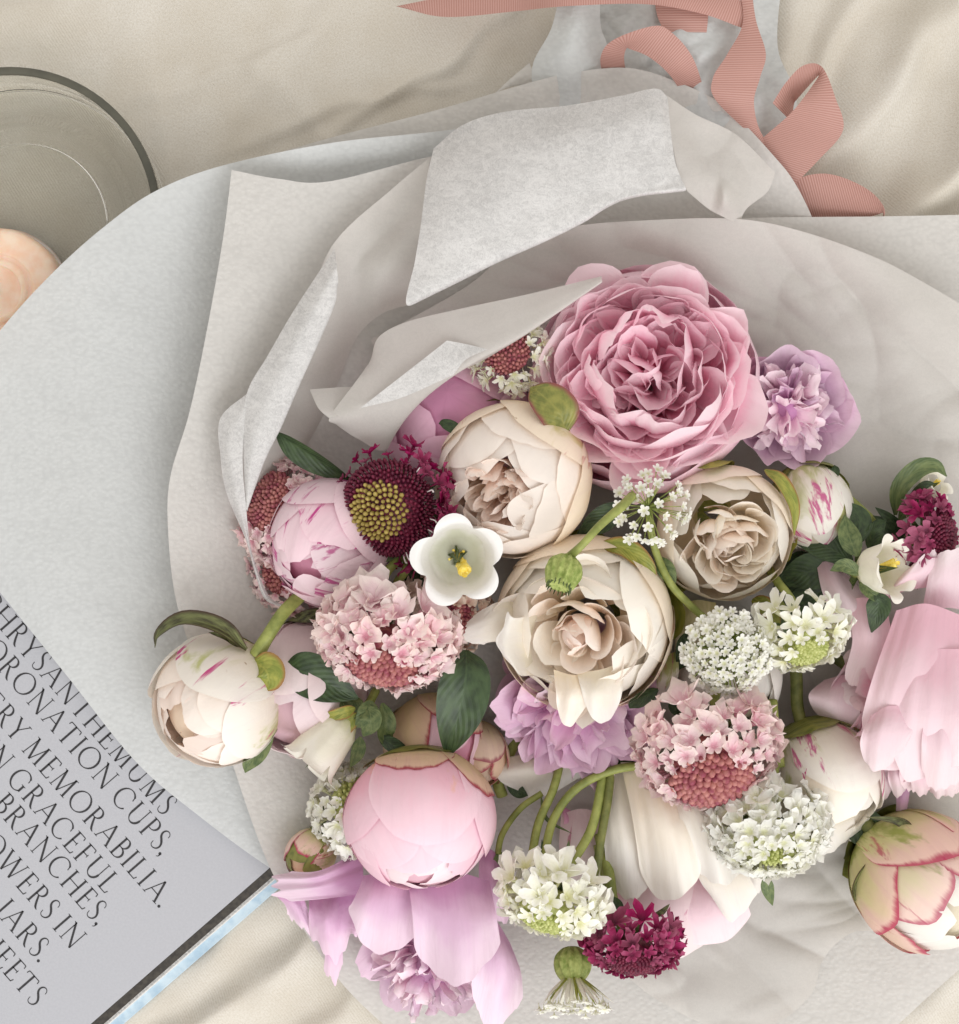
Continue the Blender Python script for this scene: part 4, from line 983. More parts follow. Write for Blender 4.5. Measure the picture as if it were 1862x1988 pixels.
# pale pink fallen petals below
f = Flower('peony', 'pale pink peony with a magenta streak lying under the white petals', 'peony', 1330, 1775, 60, 120, (0, .4, .9), 0, PG)
f.patch('petal', [[(1220, 1690, 70), (1310, 1670, 80), (1400, 1690, 80)], [(1215, 1770, 90), (1310, 1770, 108), (1420, 1760, 95)], [(1235, 1845, 56), (1310, 1868, 60), (1425, 1800, 58)]], M['pale_streak'], 30, 5, 6)
f.patch('petal', [[(1290, 1700, 80), (1370, 1690, 90), (1440, 1700, 85)], [(1300, 1770, 110), (1380, 1770, 118), (1450, 1750, 100)], [(1320, 1830, 78), (1390, 1840, 80), (1462, 1785, 70)]], M['pale'], 26, 5, 5)
f.patch('petal', [[(1090, 1580, 80), (1130, 1570, 90), (1170, 1580, 85)], [(1085, 1650, 100), (1130, 1650, 110), (1180, 1650, 100)], [(1090, 1720, 80), (1130, 1745, 84), (1190, 1730, 80)]], M['pale_streak'], 24, 5, 5)
f.patch('petal', [[(1085, 1560, 70), (1110, 1575, 78), (1140, 1590, 76)], [(1095, 1590, 90), (1115, 1600, 94), (1145, 1605, 90)], [(1090, 1625, 80), (1115, 1625, 82), (1150, 1612, 80)]], M['mauve'], 18, 3, 3)
f.patch('petal', [[(1180, 1720, 76), (1240, 1720, 80), (1290, 1730, 78)], [(1185, 1780, 90), (1235, 1790, 96), (1290, 1790, 88)], [(1200, 1840, 60), (1240, 1860, 62), (1290, 1845, 60)]], M['pale'], 22, 5, 5)

# white curled petals centre
f = Flower('peony', 'small white peony with curled petals under the ruffled lilac one', 'peony', 1075, 1480, 90, 100, (0, .5, .8), 0, PG)
f.patch('petal', [[(960, 1475, 110), (1060, 1455, 120), (1190, 1420, 118)], [(965, 1510, 142), (1060, 1495, 150), (1180, 1455, 135)], [(1000, 1535, 108), (1050, 1548, 104), (1165, 1490, 104)]], M['white'], 26, 4, 5)
f.patch('petal', [[(1100, 1440, 110), (1150, 1430, 116), (1195, 1420, 112)], [(1100, 1480, 128), (1150, 1475, 132), (1200, 1455, 122)], [(1110, 1515, 100), (1150, 1510, 104), (1190, 1490, 100)]], M['white'], 20, 4, 4)
f.patch('petal', [[(1010, 1440, 80), (1060, 1435, 84), (1110, 1440, 80)], [(1010, 1470, 100), (1060, 1470, 104), (1110, 1470, 100)], [(1020, 1500, 90), (1060, 1505, 90), (1100, 1500, 90)]], M['pale_streak'], 18, 4, 4)
f.tube('stem', [(975, 1545, 96), (968, 1510, 100), (1000, 1440, 80), (1020, 1400, 70)], 11, M['stem'])
f.leaf('leaf', [(985, 1510, 112), (1005, 1535, 114), (1025, 1545, 108)], 13, M['leaf'], .3)

# white-green bud on the right
f = Flower('peony_bud', 'white bud with green flush opening into white frills behind the white scabious', 'peony bud', 1600, 1512, 150, 112, (.28, .76, .36), 160, PG)
ball_petals(f, [(5, 1.0, 10, 112, 142, 54, .013, .03, .005, M['white_streak']), (5, .955, 20, 138, 160, 48, .015, .05, .0, M['white_cream']), (5, .9, 20, 150, 168, 44, .025, .08, .03, M['white'])], 1.05)
head_core(f, .8, M['white'])
f.add('sepal', sphere_petal(1.03, 4, 78, 38, .01, .04, .0, nseed(), rnd=.5, zs=1.05), M['leaf_olive'], Rz(200))
f.add('sepal', sphere_petal(1.03, 4, 60, 40, .01, .04, .0, nseed(), rnd=.5, zs=1.05), M['leaf_olive'], Rz(90))
f.add('guard_petal', sphere_petal(1.025, 4, 98, 26, .012, .08, .0, nseed(), rnd=.5, zs=1.05), M['bud_guard'], Rz(40))
f.patch('petal', [[(1560, 1560, 160), (1600, 1560, 170), (1650, 1555, 160)], [(1560, 1600, 172), (1600, 1610, 180), (1660, 1595, 168)], [(1570, 1650, 130), (1610, 1662, 130), (1665, 1620, 128)]], M['white'], 24, 8, 6)
f.patch('petal', [[(1590, 1570, 150), (1630, 1560, 160), (1680, 1550, 150)], [(1600, 1600, 158), (1640, 1600, 164), (1690, 1580, 150)], [(1620, 1635, 120), (1650, 1640, 120), (1680, 1605, 120)]], M['white'], 22, 8, 6)
sepals(f, 3, 62, 36, M['leaf_olive'], 1.04, .03, None, 1.05)
f.tube('stem', [(1560, 1420, 130), (1548, 1370, 122), (1545, 1300, 110), (1530, 1220, 100)], 12, M['stem_dark'])

# large pale pink peony at the right
f = Flower('peony', 'large pale pink peony with broad satiny petals over the right edge of the paper', 'peony', 1775, 1350, 130, 190, (.05, .3, .95), 0, PG)
ruffle_dome(f, 60, [M['pale'], M['pale'], M['pink_in']], 86, .4, (.42, .62), (.16, .26), .12, .14)
head_core(f, .45, M['pale'])
for k in range(7):
    f.add('guard_petal', bent_petal(1.0, .46, 10, 50, .6, .06, .08, nseed(), 25, 19), M['pale'], Rz(k * 51 + 12) @ Tr(.12, 0, -.35))
f.patch('guard_petal', [[(1740, 1185, 260), (1800, 1172, 270), (1880, 1200, 260)], [(1690, 1330, 300), (1760, 1340, 318), (1880, 1340, 300)], [(1662, 1440, 268), (1715, 1500, 265), (1800, 1470, 280)]], M['pale'], 36, 8, 15)
f.patch('guard_petal', [[(1760, 1260, 285), (1820, 1260, 295), (1890, 1260, 280)], [(1740, 1370, 312), (1810, 1390, 322), (1895, 1380, 305)], [(1725, 1470, 280), (1790, 1520, 275), (1880, 1500, 280)]], M['pale'], 36, 12, 16)
f.patch('guard_petal', [[(1690, 1390, 305), (1730, 1370, 316), (1790, 1380, 312)], [(1672, 1430, 312), (1715, 1425, 328), (1770, 1430, 318)], [(1668, 1478, 270), (1702, 1500, 272), (1752, 1488, 284)]], M['pale'], 30, 8, 9, tip=.5)
f.patch('guard_petal', [[(1800, 1360, 318), (1845, 1350, 324), (1900, 1360, 310)], [(1790, 1430, 320), (1840, 1440, 330), (1900, 1430, 312)], [(1780, 1500, 280), (1830, 1530, 276), (1895, 1510, 280)]], M['pale'], 34, 12, 12, tip=.4)
f.patch('guard_petal', [[(1585, 1095, 170), (1610, 1090, 180), (1640, 1110, 170)], [(1600, 1160, 200), (1640, 1160, 215), (1690, 1170, 200)], [(1640, 1240, 200), (1672, 1235, 212), (1700, 1220, 205)]], M['pale'], 24, 4, 5)
f.patch('guard_petal', [[(1640, 1170, 200), (1675, 1160, 215), (1720, 1170, 210)], [(1655, 1240, 230), (1690, 1240, 240), (1730, 1250, 225)], [(1635, 1320, 190), (1662, 1330, 200), (1700, 1340, 205)]], M['pale'], 24, 4, 5)
f.patch('guard_petal', [[(1600, 1320, 130), (1640, 1310, 150), (1680, 1310, 160)], [(1570, 1350, 165), (1620, 1360, 178), (1670, 1370, 180)], [(1585, 1390, 140), (1630, 1410, 150), (1675, 1430, 160)]], M['pale'], 24, 4, 4)
f.patch('guard_petal', [[(1700, 1180, 190), (1750, 1150, 215), (1800, 1140, 210)], [(1720, 1150, 225), (1770, 1120, 245), (1830, 1100, 230)], [(1750, 1110, 230), (1800, 1075, 240), (1830, 1070, 225)]], M['pale'], 24, 5, 5)
f.patch('guard_petal', [[(1790, 1190, 200), (1840, 1180, 215), (1890, 1190, 205)], [(1800, 1130, 240), (1845, 1120, 250), (1900, 1120, 235)], [(1810, 1080, 240), (1850, 1060, 245), (1900, 1060, 235)]], M['pale'], 24, 5, 5)
f.patch('guard_petal', [[(1735, 1520, 140), (1750, 1522, 145), (1768, 1520, 140)], [(1740, 1555, 135), (1752, 1558, 138), (1764, 1555, 132)], [(1738, 1585, 115), (1748, 1592, 115), (1758, 1586, 112)]], M['lilac'], 16, 2, 3)
for k in range(16):
    x = 1700 + k * 11; y = 1505 + random.uniform(-14, 22); z_ = 190 - 6 * abs(k - 8)
    f.patch('inner_petal', [[(x - 16, y - 50, z_), (x, y - 54, z_ + 8), (x + 16, y - 50, z_)], [(x - 20, y - 15, z_ + 10), (x, y - 12, z_ + 22), (x + 20, y - 15, z_ + 10)], [(x - 17, y + 16, z_ - 14), (x, y + 26, z_ - 12), (x + 17, y + 16, z_ - 14)]], M['pale'], 14, 5, 7)
f.tube('stem', [(1720, 1330, 110), (1640, 1290, 90), (1580, 1240, 70)], 11, M['stem_dark'])

# green and pink bud lower right
f = Flower('peony_bud', 'green and rose bud opening white on a thick stem over the paper', 'peony bud', 1790, 1712, 150, 132, (.5, .48, .62), 80, PG)
ball_petals(f, [(5, 1.0, 8, 105, 150, 50, .014, .06, .015, M['bud_guard']), (5, .96, 15, 120, 150, 46, .014, .06, .0, M['bud_guard']), (5, .91, 20, 140, 165, 44, .025, .09, .03, M['white'])], 1.1)
head_core(f, .8, M['white'], 1.1)
sepals(f, 4, 44, 30, M['leaf_olive'], 1.05, .05, None, 1.1)
f.tube('stem', [(1722, 1655, 140), (1690, 1610, 132), (1650, 1550, 110), (1620, 1510, 90)], [15, 14, 13, 13], M['stem_dark'])
f.leaf('leaf', [(1640, 1570, 118), (1672, 1598, 128), (1700, 1625, 132), (1712, 1648, 134)], 36, M['leaf'], .2, -12)
f.leaf('sepal', [(1720, 1655, 165), (1685, 1685, 178), (1662, 1720, 170), (1660, 1750, 152)], 16, M['brown'], .4, 25, .1)
f.leaf('sepal', [(1735, 1640, 182), (1762, 1610, 192), (1740, 1592, 190), (1682, 1586, 184)], 10, M['brown'], .4, 20, .15)

# white bud behind lace flower
f = Flower('peony_bud', 'white bud behind the white lace flower', 'peony bud', 1415, 1310, 120, 100, (.1, .6, .7), 0, PG)
ball_petals(f, [(5, 1.0, 10, 120, 155, 54, .015, .04, .01, M['white']), (5, .95, 20, 145, 168, 50, .02, .06, .01, M['white'])], 1.1)
head_core(f, .86, M['white'], 1.05); sepals(f, 3, 60, 34, M['sepal'], 1.05)
f.patch('petal', [[(1320, 1180, 130), (1350, 1165, 140), (1390, 1170, 140)], [(1310, 1260, 150), (1350, 1260, 165), (1390, 1260, 160)], [(1320, 1340, 120), (1350, 1380, 120), (1390, 1390, 120)]], M['cream_guard'], 22, 4, 4)

# ------------------------------------------------------------------ scabious
def floret_mesh(name, mat, sd, lobes=((0, 1.0, .56), (64, .88, .46), (-64, .88, .46), (138, .5, .32), (-138, .5, .32)), a0=32, curl=-14, ruf=.14, notch=.12, n=7, tube=.35):
    Vs, Fs, Us = [], [], []; b = 0
    for i, (ang, L, w) in enumerate(lobes):
        V = bent_petal(L, w, a0, curl, .7, ruf, notch, sd * 13 + i * 3, n, n, basew=.32)
        V = xf(V, Rz(ang) @ Tr(.06, 0, tube))
        Vs.append(V.reshape(-1, 3)); Fs.append(grid_faces(n, n) + b); Us.append(petal_uv(n, n).reshape(-1, 2)); b += n * n
    V, F = tube_pts([(0, 0, -.45), (0, 0, 0), (0, 0, tube)], [.05, .07, .14], 6, 5)
    Vs.append(V.reshape(-1, 3)); Fs.append(F + b); Us.append(np.zeros((V.size // 3, 2)) + .2)
    return make_mesh(name, np.concatenate(Vs), np.concatenate(Fs), mat, np.concatenate(Us))

def lump_cluster(pts, nrm, rad, hgt, n=6):
    """many small ovoid buds in one mesh"""
    th = np.array([0.01, .6, 1.25, 1.9, 2.6]); ph = np.linspace(0, 2 * math.pi, n, endpoint=False)
    unit = np.stack([np.sin(th)[:, None] * np.cos(ph), np.sin(th)[:, None] * np.sin(ph), np.cos(th)[:, None] + 0 * ph], -1)
    F0 = grid_faces(5, n, True); Vs, Fs = [], []; b = 0
    for p, d, r, hh in zip(pts, nrm, rad, hgt):
        q = Vector(d).to_track_quat('Z', 'Y').to_matrix()
        V = unit * np.array([r, r, hh]) @ np.array(q).T + np.array(p)
        Vs.append(V.reshape(-1, 3)); Fs.append(F0 + b); b += 5 * n
    return np.concatenate(Vs), np.concatenate(Fs)

FM = {}
for key in ('fl_pink', 'fl_white', 'fl_cream', 'fl_beige', 'fl_red'):
    FM[key] = [floret_mesh('floret', M[key], 40 + 7 * i, ((0, 1.15, .36), (66, 1.0, .32), (-66, 1.0, .32), (140, .6, .24), (-140, .6, .24)) if key in ('fl_cream', 'fl_red') else ((0, 1.15, .5), (58, .95, .42), (-58, .95, .42), (128, .6, .32), (-128, .6, .32)), ruf=.22 if key != 'fl_cream' else .12, notch=.2 if key != 'fl_cream' else .08) for i in range(5)]
SG = 'scabious flowers in the bouquet'

def dome_pt(a, ph, zs):
    p = np.array([math.sin(a) * math.cos(ph), math.sin(a) * math.sin(ph), math.cos(a) * zs])
    n = np.array([p[0], p[1], p[2] / zs ** 2]); return p, n / np.linalg.norm(n)

def scabious(label, px, py, z, R, axis, key, cushion, a_c=42, a_end=100, nfl=60, fs=(.16, .34), nb=110, zs=.8, roll=0, stem=None, stem_r=7, inner=None, bracts=7, name='scabious', br=.062, tilt=20, r_in=.72):
    f = Flower(name, label, 'scabious', px, py, z, R, axis, roll, SG)
    V, F = lathe([(.01, -.25), (.3, -.22), (r_in * .8, .05), (r_in * .86, .2), (r_in * .8, zs * r_in * .6), (r_in * .5, zs * r_in * .86), (.01, zs * r_in * .96)], 28)
    link('receptacle', make_mesh('receptacle', xf(V, f.M), F, M[cushion]), f.root)
    pts, nr, ra, hg = [], [], [], []
    for k in range(nb):
        a = math.radians(a_c + 8) * math.sqrt((k + .5) / nb); p, d = dome_pt(a, k * 2.39996, zs)
        pts.append(p * r_in * 1.02); nr.append(d); r = br * random.uniform(.85, 1.1); ra.append(r); hg.append(r * 1.7)
    ni = int(nb * .20) if inner else 0
    def cl(sl, mt):
        V, F = lump_cluster(pts[sl], nr[sl], ra[sl], hg[sl])
        o = link('pincushion', make_mesh('pincushion', xf(V, f.M), F, M[mt]), f.root); o['kind'] = 'stuff'
    for k in range(ni): ra[k] *= 1.25; hg[k] *= 1.2
    if ni: cl(slice(0, ni), inner)
    cl(slice(ni, nb), cushion)
    for k in range(nfl):
        t = (k + .5) / nfl
        ca, cb = math.cos(math.radians(a_c)), math.cos(math.radians(a_end))
        a = math.acos(ca + (cb - ca) * t); ph = k * 2.39996 + random.uniform(-.12, .12)
        p, d = dome_pt(a, ph, zs)
        s_ = (fs[0] + (fs[1] - fs[0]) * t) * random.uniform(.72, 1.2)
        q = Vector(d).to_track_quat('Z', 'Y').to_matrix().to_4x4()
        # turn the long lobe outwards, away from the cushion
        out = Vector((math.cos(a) * math.cos(ph), math.cos(a) * math.sin(ph), -math.sin(a) * zs))
        loc = q.inverted().to_3x3() @ out; yaw = math.degrees(math.atan2(loc.y, loc.x))
        m4 = Tr(*(p * (r_in + .22 * t))) @ q @ Rz(yaw + random.uniform(-30, 30)) @ Ry(random.uniform(-5, tilt)) @ Rx(random.uniform(-18, 18)) @ Matrix.Scale(s_, 4)
        f.inst('floret', random.choice(FM[key]), m4)
    for k in range(bracts):
        V = bent_petal(random.uniform(.75, 1.05), .09, -8, 10, .5, .03, .02, nseed(), 5, 9, rnd=.9, basew=.7)
        f.add('bract', V, M['leaf_mid'], Rz(k * 360 / max(bracts, 1) + random.uniform(-12, 12)) @ Tr(.1, 0, -.25))
    if stem:
        b = f.base(.2); f.tube('stem', [b] + list(stem), [stem_r, stem_r * .8] + [stem_r * .9] * (len(stem) - 1), M['stem'])
    return f

f = scabious('dark crimson scabious with a wine dome and golden centre, between the pink and cream buds', 757, 985, 262, 98, (-.28, .10, .95), 'fl_red', 'cushion_wine', 76, 100, 30, (.14, .26), 520, .82, 0, [(790, 1090, 250), (772, 1130, 240), (752, 1180, 220)], 9, 'cushion_olive', br=.040, r_in=.92)
for k in range(16):
    ph = math.radians(random.uniform(-5, 130)); a = math.radians(random.uniform(70, 88)); p, d = dome_pt(a, ph, .82)
    V, F = tube_pts([p * 1.0, p * 1.12, p * 1.12 + np.array([.05, .03, .04])], [.013, .014, .018], 6, 6)
    link('anther', make_mesh('anther', xf(V, f.M), F, M['anther']), f.root)
for k in range(26):   # loose florets standing out round the far side
    ph = math.radians(random.uniform(0, 140)); a = math.radians(random.uniform(72, 98)); p, d = dome_pt(a, ph, .82)
    q = Vector(d).to_track_quat('Z', 'Y').to_matrix().to_4x4()
    f.inst('floret', random.choice(FM['fl_red']), Tr(*(p * random.uniform(.98, 1.2))) @ q @ Rz(random.uniform(0, 360)) @ Matrix.Scale(random.uniform(.24, .32), 4))
f.leaf('leaf', [(715, 1072, 250), (745, 1082, 256), (790, 1075, 250)], 9, M['leaf_mid'], .3)
scabious('pale pink scabious with thick layered florets just below the open white bell', 752, 1252, 292, 128, (-.12, .84, .5), 'fl_pink', 'cushion_rose', 36, 112, 92, (.2, .40), 110, .66, 0, [(740, 1150, 270), (752, 1110, 262), (790, 1070, 235)], 9)
scabious('pale pink scabious with a big raspberry cushion above the loose white petals', 1377, 1468, 280, 118, (.02, .68, .68), 'fl_pink', 'cushion_rose', 42, 110, 84, (.2, .40), 130, .8, 0, [(1388, 1380, 240), (1382, 1340, 220), (1372, 1300, 190)], 11, br=.078, r_in=.8)
scabious('cream scabious with a lime cushion and open florets beside the lace flower', 1558, 1236, 290, 80, (.15, .78, .6), 'fl_cream', 'cushion_lime', 34, 112, 50, (.26, .56), 110, .72, 0, [(1540, 1170, 260), (1510, 1130, 220), (1490, 1100, 180)], 9, br=.07)
f = scabious('full white scabious with toothed florets over the white bud', 1495, 1622, 262, 104, (.0, .68, .68), 'fl_white', 'cushion_lime', 14, 112, 100, (.2, .42), 30, .62, 0, [(1498, 1530, 235), (1508, 1450, 225), (1494, 1360, 190)], 10, br=.05)
f.leaf('leaf', [(1486, 1700, 200), (1490, 1725, 190), (1500, 1758, 170)], 12, M['leaf_mid'], .3)
scabious('white scabious with a green cushion hanging on a long stem beside the dark red one', 1068, 1750, 262, 94, (-.3, .8, .5), 'fl_cream', 'cushion_lime', 32, 114, 62, (.24, .5), 110, .72, 0, [(1100, 1690, 215), (1148, 1610, 190), (1168, 1520, 165), (1172, 1460, 130)], 10, br=.06, bracts=9)
scabious('dark red scabious with a wine cushion below the long bare stems', 1228, 1840, 215, 84, (-.05, .8, .55), 'fl_red', 'cushion_wine', 42, 112, 56, (.24, .46), 170, .7, 0, [(1195, 1770, 170), (1180, 1690, 150), (1165, 1620, 120)], 13, br=.055, bracts=10)
scabious('dark red scabious seen edge-on beside the cream bell', 1805, 1045, 190, 78, (.75, .1, .55), 'fl_red', 'cushion_wine', 52, 118, 44, (.24, .44), 190, .75, 0, [(1740, 1070, 160), (1690, 1090, 120)], 7, br=.055)
scabious('dusty pink scabious half hidden behind the curling tissue edge', 545, 985, 165, 98, (-.55, -.35, .7), 'fl_pink', 'cushion_rose', 46, 104, 64, (.2, .36), 190, .72, 0, None, 7, br=.055, bracts=0)
scabious('dusty pink scabious squeezed below the striped bud and the tissue edge', 560, 1110, 120, 78, (-.3, .1, .9), 'fl_pink', 'cushion_rose', 30, 104, 50, (.22, .38), 60, .72, 0, None, 7, bracts=0)
scabious('cream scabious with a rust cushion under the tissue flap', 990, 688, 240, 70, (-.25, -.2, .85), 'fl_cream', 'cushion_rose', 52, 100, 40, (.26, .42), 120, .72, 0, None, 7, br=.06, bracts=0)
scabious('beige scabious with a faded pink cushion tucked behind the white bell', 868, 1190, 205, 88, (.25, .45, .8), 'fl_beige', 'cushion_rose', 36, 108, 66, (.2, .36), 110, .7, 0, None, 7, bracts=0)
scabious('white scabious squeezed behind the big smooth pink bud', 698, 1565, 165, 88, (-.1, -.5, .8), 'fl_white', 'cushion_lime', 26, 110, 70, (.22, .38), 40, .7, 0, None, 7, bracts=0)

# ------------------------------------------------------------------ lace flowers
def tiny_flower(mat, sd):
    return floret_mesh('blossom', mat, sd, tuple((72 * k, .9, .38) for k in range(5)), 30, -10, .05, .04, 5, .2)
TF = [tiny_flower(M['fl_white'], 70 + i) for i in range(3)]
def lace(label, px, py, z, R, axis, n, amax, fs, stem=None, stem_r=7, cup=1.0, roll=0, group='lace flowers in the bouquet'):
    f = Flower('lace_flower', label, 'lace flower', px, py, z, R, axis, roll, group)
    Vs, Fs, b = [], [], 0
    for k in range(n):
        t = (k + .5) / n; a = math.radians(amax) * math.sqrt(t); ph = k * 2.39996 + random.uniform(-.2, .2)
        r = random.uniform(.9, 1.08)
        e = np.array([math.sin(a) * math.cos(ph), math.sin(a) * math.sin(ph), .15 + .55 * math.cos(a) * cup]) * r
        d = Vector((e[0], e[1], .9)).normalized()
        V, F = tube_pts([(0, 0, -.25), tuple(e * .5 + np.array([0, 0, -.08])), tuple(e)], .014, 5, 6)
        Vs.append(V.reshape(-1, 3)); Fs.append(F + b); b += V.size // 3
        q = d.to_track_quat('Z', 'Y').to_matrix().to_4x4()
        f.inst('blossom', random.choice(TF), Tr(*e) @ q @ Rz(random.uniform(0, 72)) @ Rx(random.uniform(-15, 15)) @ Matrix.Scale(fs * random.uniform(.85, 1.15), 4))
    o = link('flower_stalk', make_mesh('flower_stalk', xf(np.concatenate(Vs), f.M), np.concatenate(Fs), M['bud_green']), f.root); o['kind'] = 'stuff'
    if stem:
        f.tube('stem', [f.base(.22)] + list(stem), stem_r, M['stem'])
    return f
lace('white lace flower with a tight round head of tiny blossoms', 1410, 1262, 300, 76, (-.1, .15, .95), 170, 90, .175, [(1392, 1340, 240), (1380, 1390, 200)], 8)
f = lace('airy green-white lace flower with long stalks in front of the huge pink peony', 1262, 985, 320, 68, (.15, .1, .95), 46, 95, .19, [(1270, 1060, 280), (1300, 1130, 270), (1340, 1175, 260), (1385, 1215, 250)], 7, .6)
f.leaf('leaf', [(1210, 980, 240), (1180, 1000, 240), (1150, 1020, 230), (1120, 1038, 220)], 24, M['leaf'], .25, 10)
f.leaf('leaf', [(1276, 1082, 262), (1295, 1110, 268), (1310, 1140, 262)], 16, M['leaf_mid'], .25)
# underside lace flower at the bottom
f = Flower('lace_flower', 'lace flower turned over showing its ribbed green cup and pale fringe', 'lace flower', 1112, 1890, 160, 52, (.02, .72, .35), 0, 'lace flowers in the bouquet')
def ribbed(prof, n=60, amp=.11, k=11):
    prof = np.array(prof, float); C = cr_curve(prof, 20); a = np.linspace(0, 2 * math.pi, n, endpoint=False)
    r = C[:, None, 0] * (1 + amp * np.cos(k * a)[None])
    return np.stack([r * np.cos(a), r * np.sin(a), np.repeat(C[:, 1:2], n, 1)], -1), grid_faces(20, n, True)
V, F = ribbed([(.02, -1.0), (.32, -.92), (.62, -.6), (.64, -.2), (.5, .12), (.3, .3), (.02, .35)])
link('cup', make_mesh('cup', xf(V, f.M), F, M['bud_green']), f.root)
for k in range(26):
    V = bent_petal(random.uniform(1.3, 1.6), .085 if k % 3 == 0 else .16, random.uniform(35, 55), random.uniform(-5, 25), .5, .03, .02, nseed(), 5, 10, rnd=.8, basew=.6)
    f.add('bract', V, M['sepal'] if k % 3 == 0 else M['bell_cream'], Rz(k * 13.85 + random.uniform(-5, 5)) @ Tr(.3, 0, .1))
for k in range(46):
    ph = k * 2.39996; rr = random.uniform(.7, 1.4)
    f.inst('blossom', random.choice(TF), Tr(rr * math.cos(ph), rr * math.sin(ph), random.uniform(1.0, 1.3)) @ Rz(random.uniform(0, 360)) @ Rx(random.uniform(-25, 25)) @ Matrix.Scale(.26, 4))
# nodding green bud
f = Flower('lace_flower_bud', 'nodding closed green bud on a curved hairy stem over the white peony', 'flower bud', 1095, 1108, 400, 34, (-.28, .8, .45), 0, 'lace flowers in the bouquet')
V, F = ribbed([(.02, -1.0), (.5, -.85), (.9, -.4), (.98, .1), (.85, .6), (.72, 1.0), (.55, .98), (.02, .8)], 72, .12, 13)
link('cup', make_mesh('cup', xf(V, f.M), F, M['bud_green']), f.root)
for k in range(18):
    V = bent_petal(.5, .06, 80, 20, .5, .1, .05, nseed(), 4, 6, rnd=.9, basew=.8)
    f.add('bract', V, M['leaf_mid'], Rz(k * 20) @ Tr(.72, 0, .85))
f.tube('stem', [f.base(.85), (1130, 1058, 408), (1165, 1020, 402), (1205, 985, 385), (1228, 962, 350)], [8, 6.5, 7, 8, 8], M['stem'])

# ------------------------------------------------------------------ bell flowers
def bell(label, px, py, z, R, axis, mat, depth=1.3, flare=.35, roll=0, stem=None, sep=5, lobe=.32):
    f = Flower('bell_flower', label, 'bell flower', px, py, z, R, axis, roll, 'bell flowers in the bouquet')
    nu, nv = 80, 26
    A, V = np.meshgrid(np.linspace(0, 2 * math.pi, nu), np.linspace(0, 1, nv))
    lob = np.abs(np.cos(2.5 * A)) ** .8                       # 1 on lobe tips, 0 in the notches
    s = V * (1 - lobe * (1 - lob) * 1.0)
    r = np.interp(s, [0, .08, .25, .55, .78, 1.0], [.004, .42, .66, .78, .86, .86 + flare])
    r = r * (1 + .02 * nz(nseed(), 3, 4)(np.cos(A) * 2, V) - .05 * (1 - lob) * V)
    zz = np.interp(s, [0, .08, .6, .85, 1.0], [-depth, -depth * .97, -depth * .35, -depth * .06, -.02 * depth])
    zz = zz - np.clip(s - .88, 0, 1) * flare * 1.2
    P = np.stack([r * np.cos(A), r * np.sin(A), zz], -1)
    f.add('corolla', P, mat)
    Vt, F = tube_pts([(0, 0, -depth * .95), (.02, -.10, -depth * .5), (.03, -.30, -depth * .2)], [.09, .11, .17], 10, 12)
    link('stigma', make_mesh('stigma', xf(Vt, f.M), F, M['yellow']), f.root)
    for k in range(3):
        ph = k * 2.09; V2 = bent_petal(.16, .09, 70, -50, .6, .05, .02, nseed(), 5, 6)
        f.add('stigma_lobe', V2, M['yellow'], Tr(.03, -.30, -depth * .24) @ Rz(math.degrees(ph)) @ Tr(.05, 0, 0))
    for k in range(5):
        V2, F2 = tube_pts([(.05, 0, -depth * .9), (.17, 0, -depth * .74), (.2, 0, -depth * .62)], [.03, .02, .035], 6, 6)
        link('stamen', make_mesh('stamen', xf(V2, f.M @ Rz(72 * k + 20)), F2, M['yellow']), f.root)
    for k in range(sep):
        V2 = bent_petal(.75, .2, -25, 75, .6, .06, .04, nseed(), 9, 11, rnd=.85, basew=.7)
        f.add('sepal', V2, M['leaf_mid'], Rz(72 * k + 36) @ Tr(.05, 0, -depth * 1.10))
    if stem: f.tube('stem', [f.base(depth)] + list(stem), 8, M['stem'])
    return f
bell('open white bell flower with a yellow stigma facing up', 889, 1090, 385, 84, (.02, .12, .98), M['bell'], .95, .26, 18, [(850, 1140, 170)], lobe=.26)
f = bell('cream bell flower turned sideways among green leaves', 1745, 1102, 275, 64, (.66, -.1, .72), M['bell_cream'], 1.3, .26, 20, [(1655, 1110, 215), (1640, 1060, 170)])
for pts, w, mt in (([(1672, 1115, 255), (1640, 1098, 262), (1612, 1108, 252)], 13, 'leaf_mid'), ([(1670, 1130, 250), (1690, 1148, 262), (1706, 1170, 262)], 14, 'leaf_mid'),
                   ([(1700, 1150, 262), (1705, 1180, 262), (1692, 1228, 250)], 22, 'leaf'), ([(1665, 1080, 240), (1648, 1040, 235), (1640, 1000, 222)], 20, 'leaf_mid'),
                   ([(1655, 1090, 215), (1600, 1060, 200), (1540, 1050, 180)], 26, 'leaf'), ([(1660, 1060, 220), (1670, 1010, 212), (1648, 975, 200)], 20, 'leaf'),
                   ([(1690, 1070, 200), (1700, 1030, 212), (1720, 1010, 205)], 18, 'leaf'), ([(1640, 1100, 180), (1570, 1110, 170), (1510, 1130, 150)], 34, 'leaf'),
                   ([(1640, 1120, 160), (1590, 1150, 150), (1530, 1160, 130)], 34, 'leaf')):
    f.leaf('leaf', pts, w, M[mt], .25, random.uniform(-12, 12))
f = bell('pale yellow bell flower hanging sideways beside the big smooth pink bud', 592, 1492, 225, 62, (-.58, .70, .22), M['bell_cream'], 2.1, .34, 10, [(712, 1370, 200), (730, 1340, 170)], 5, .34)
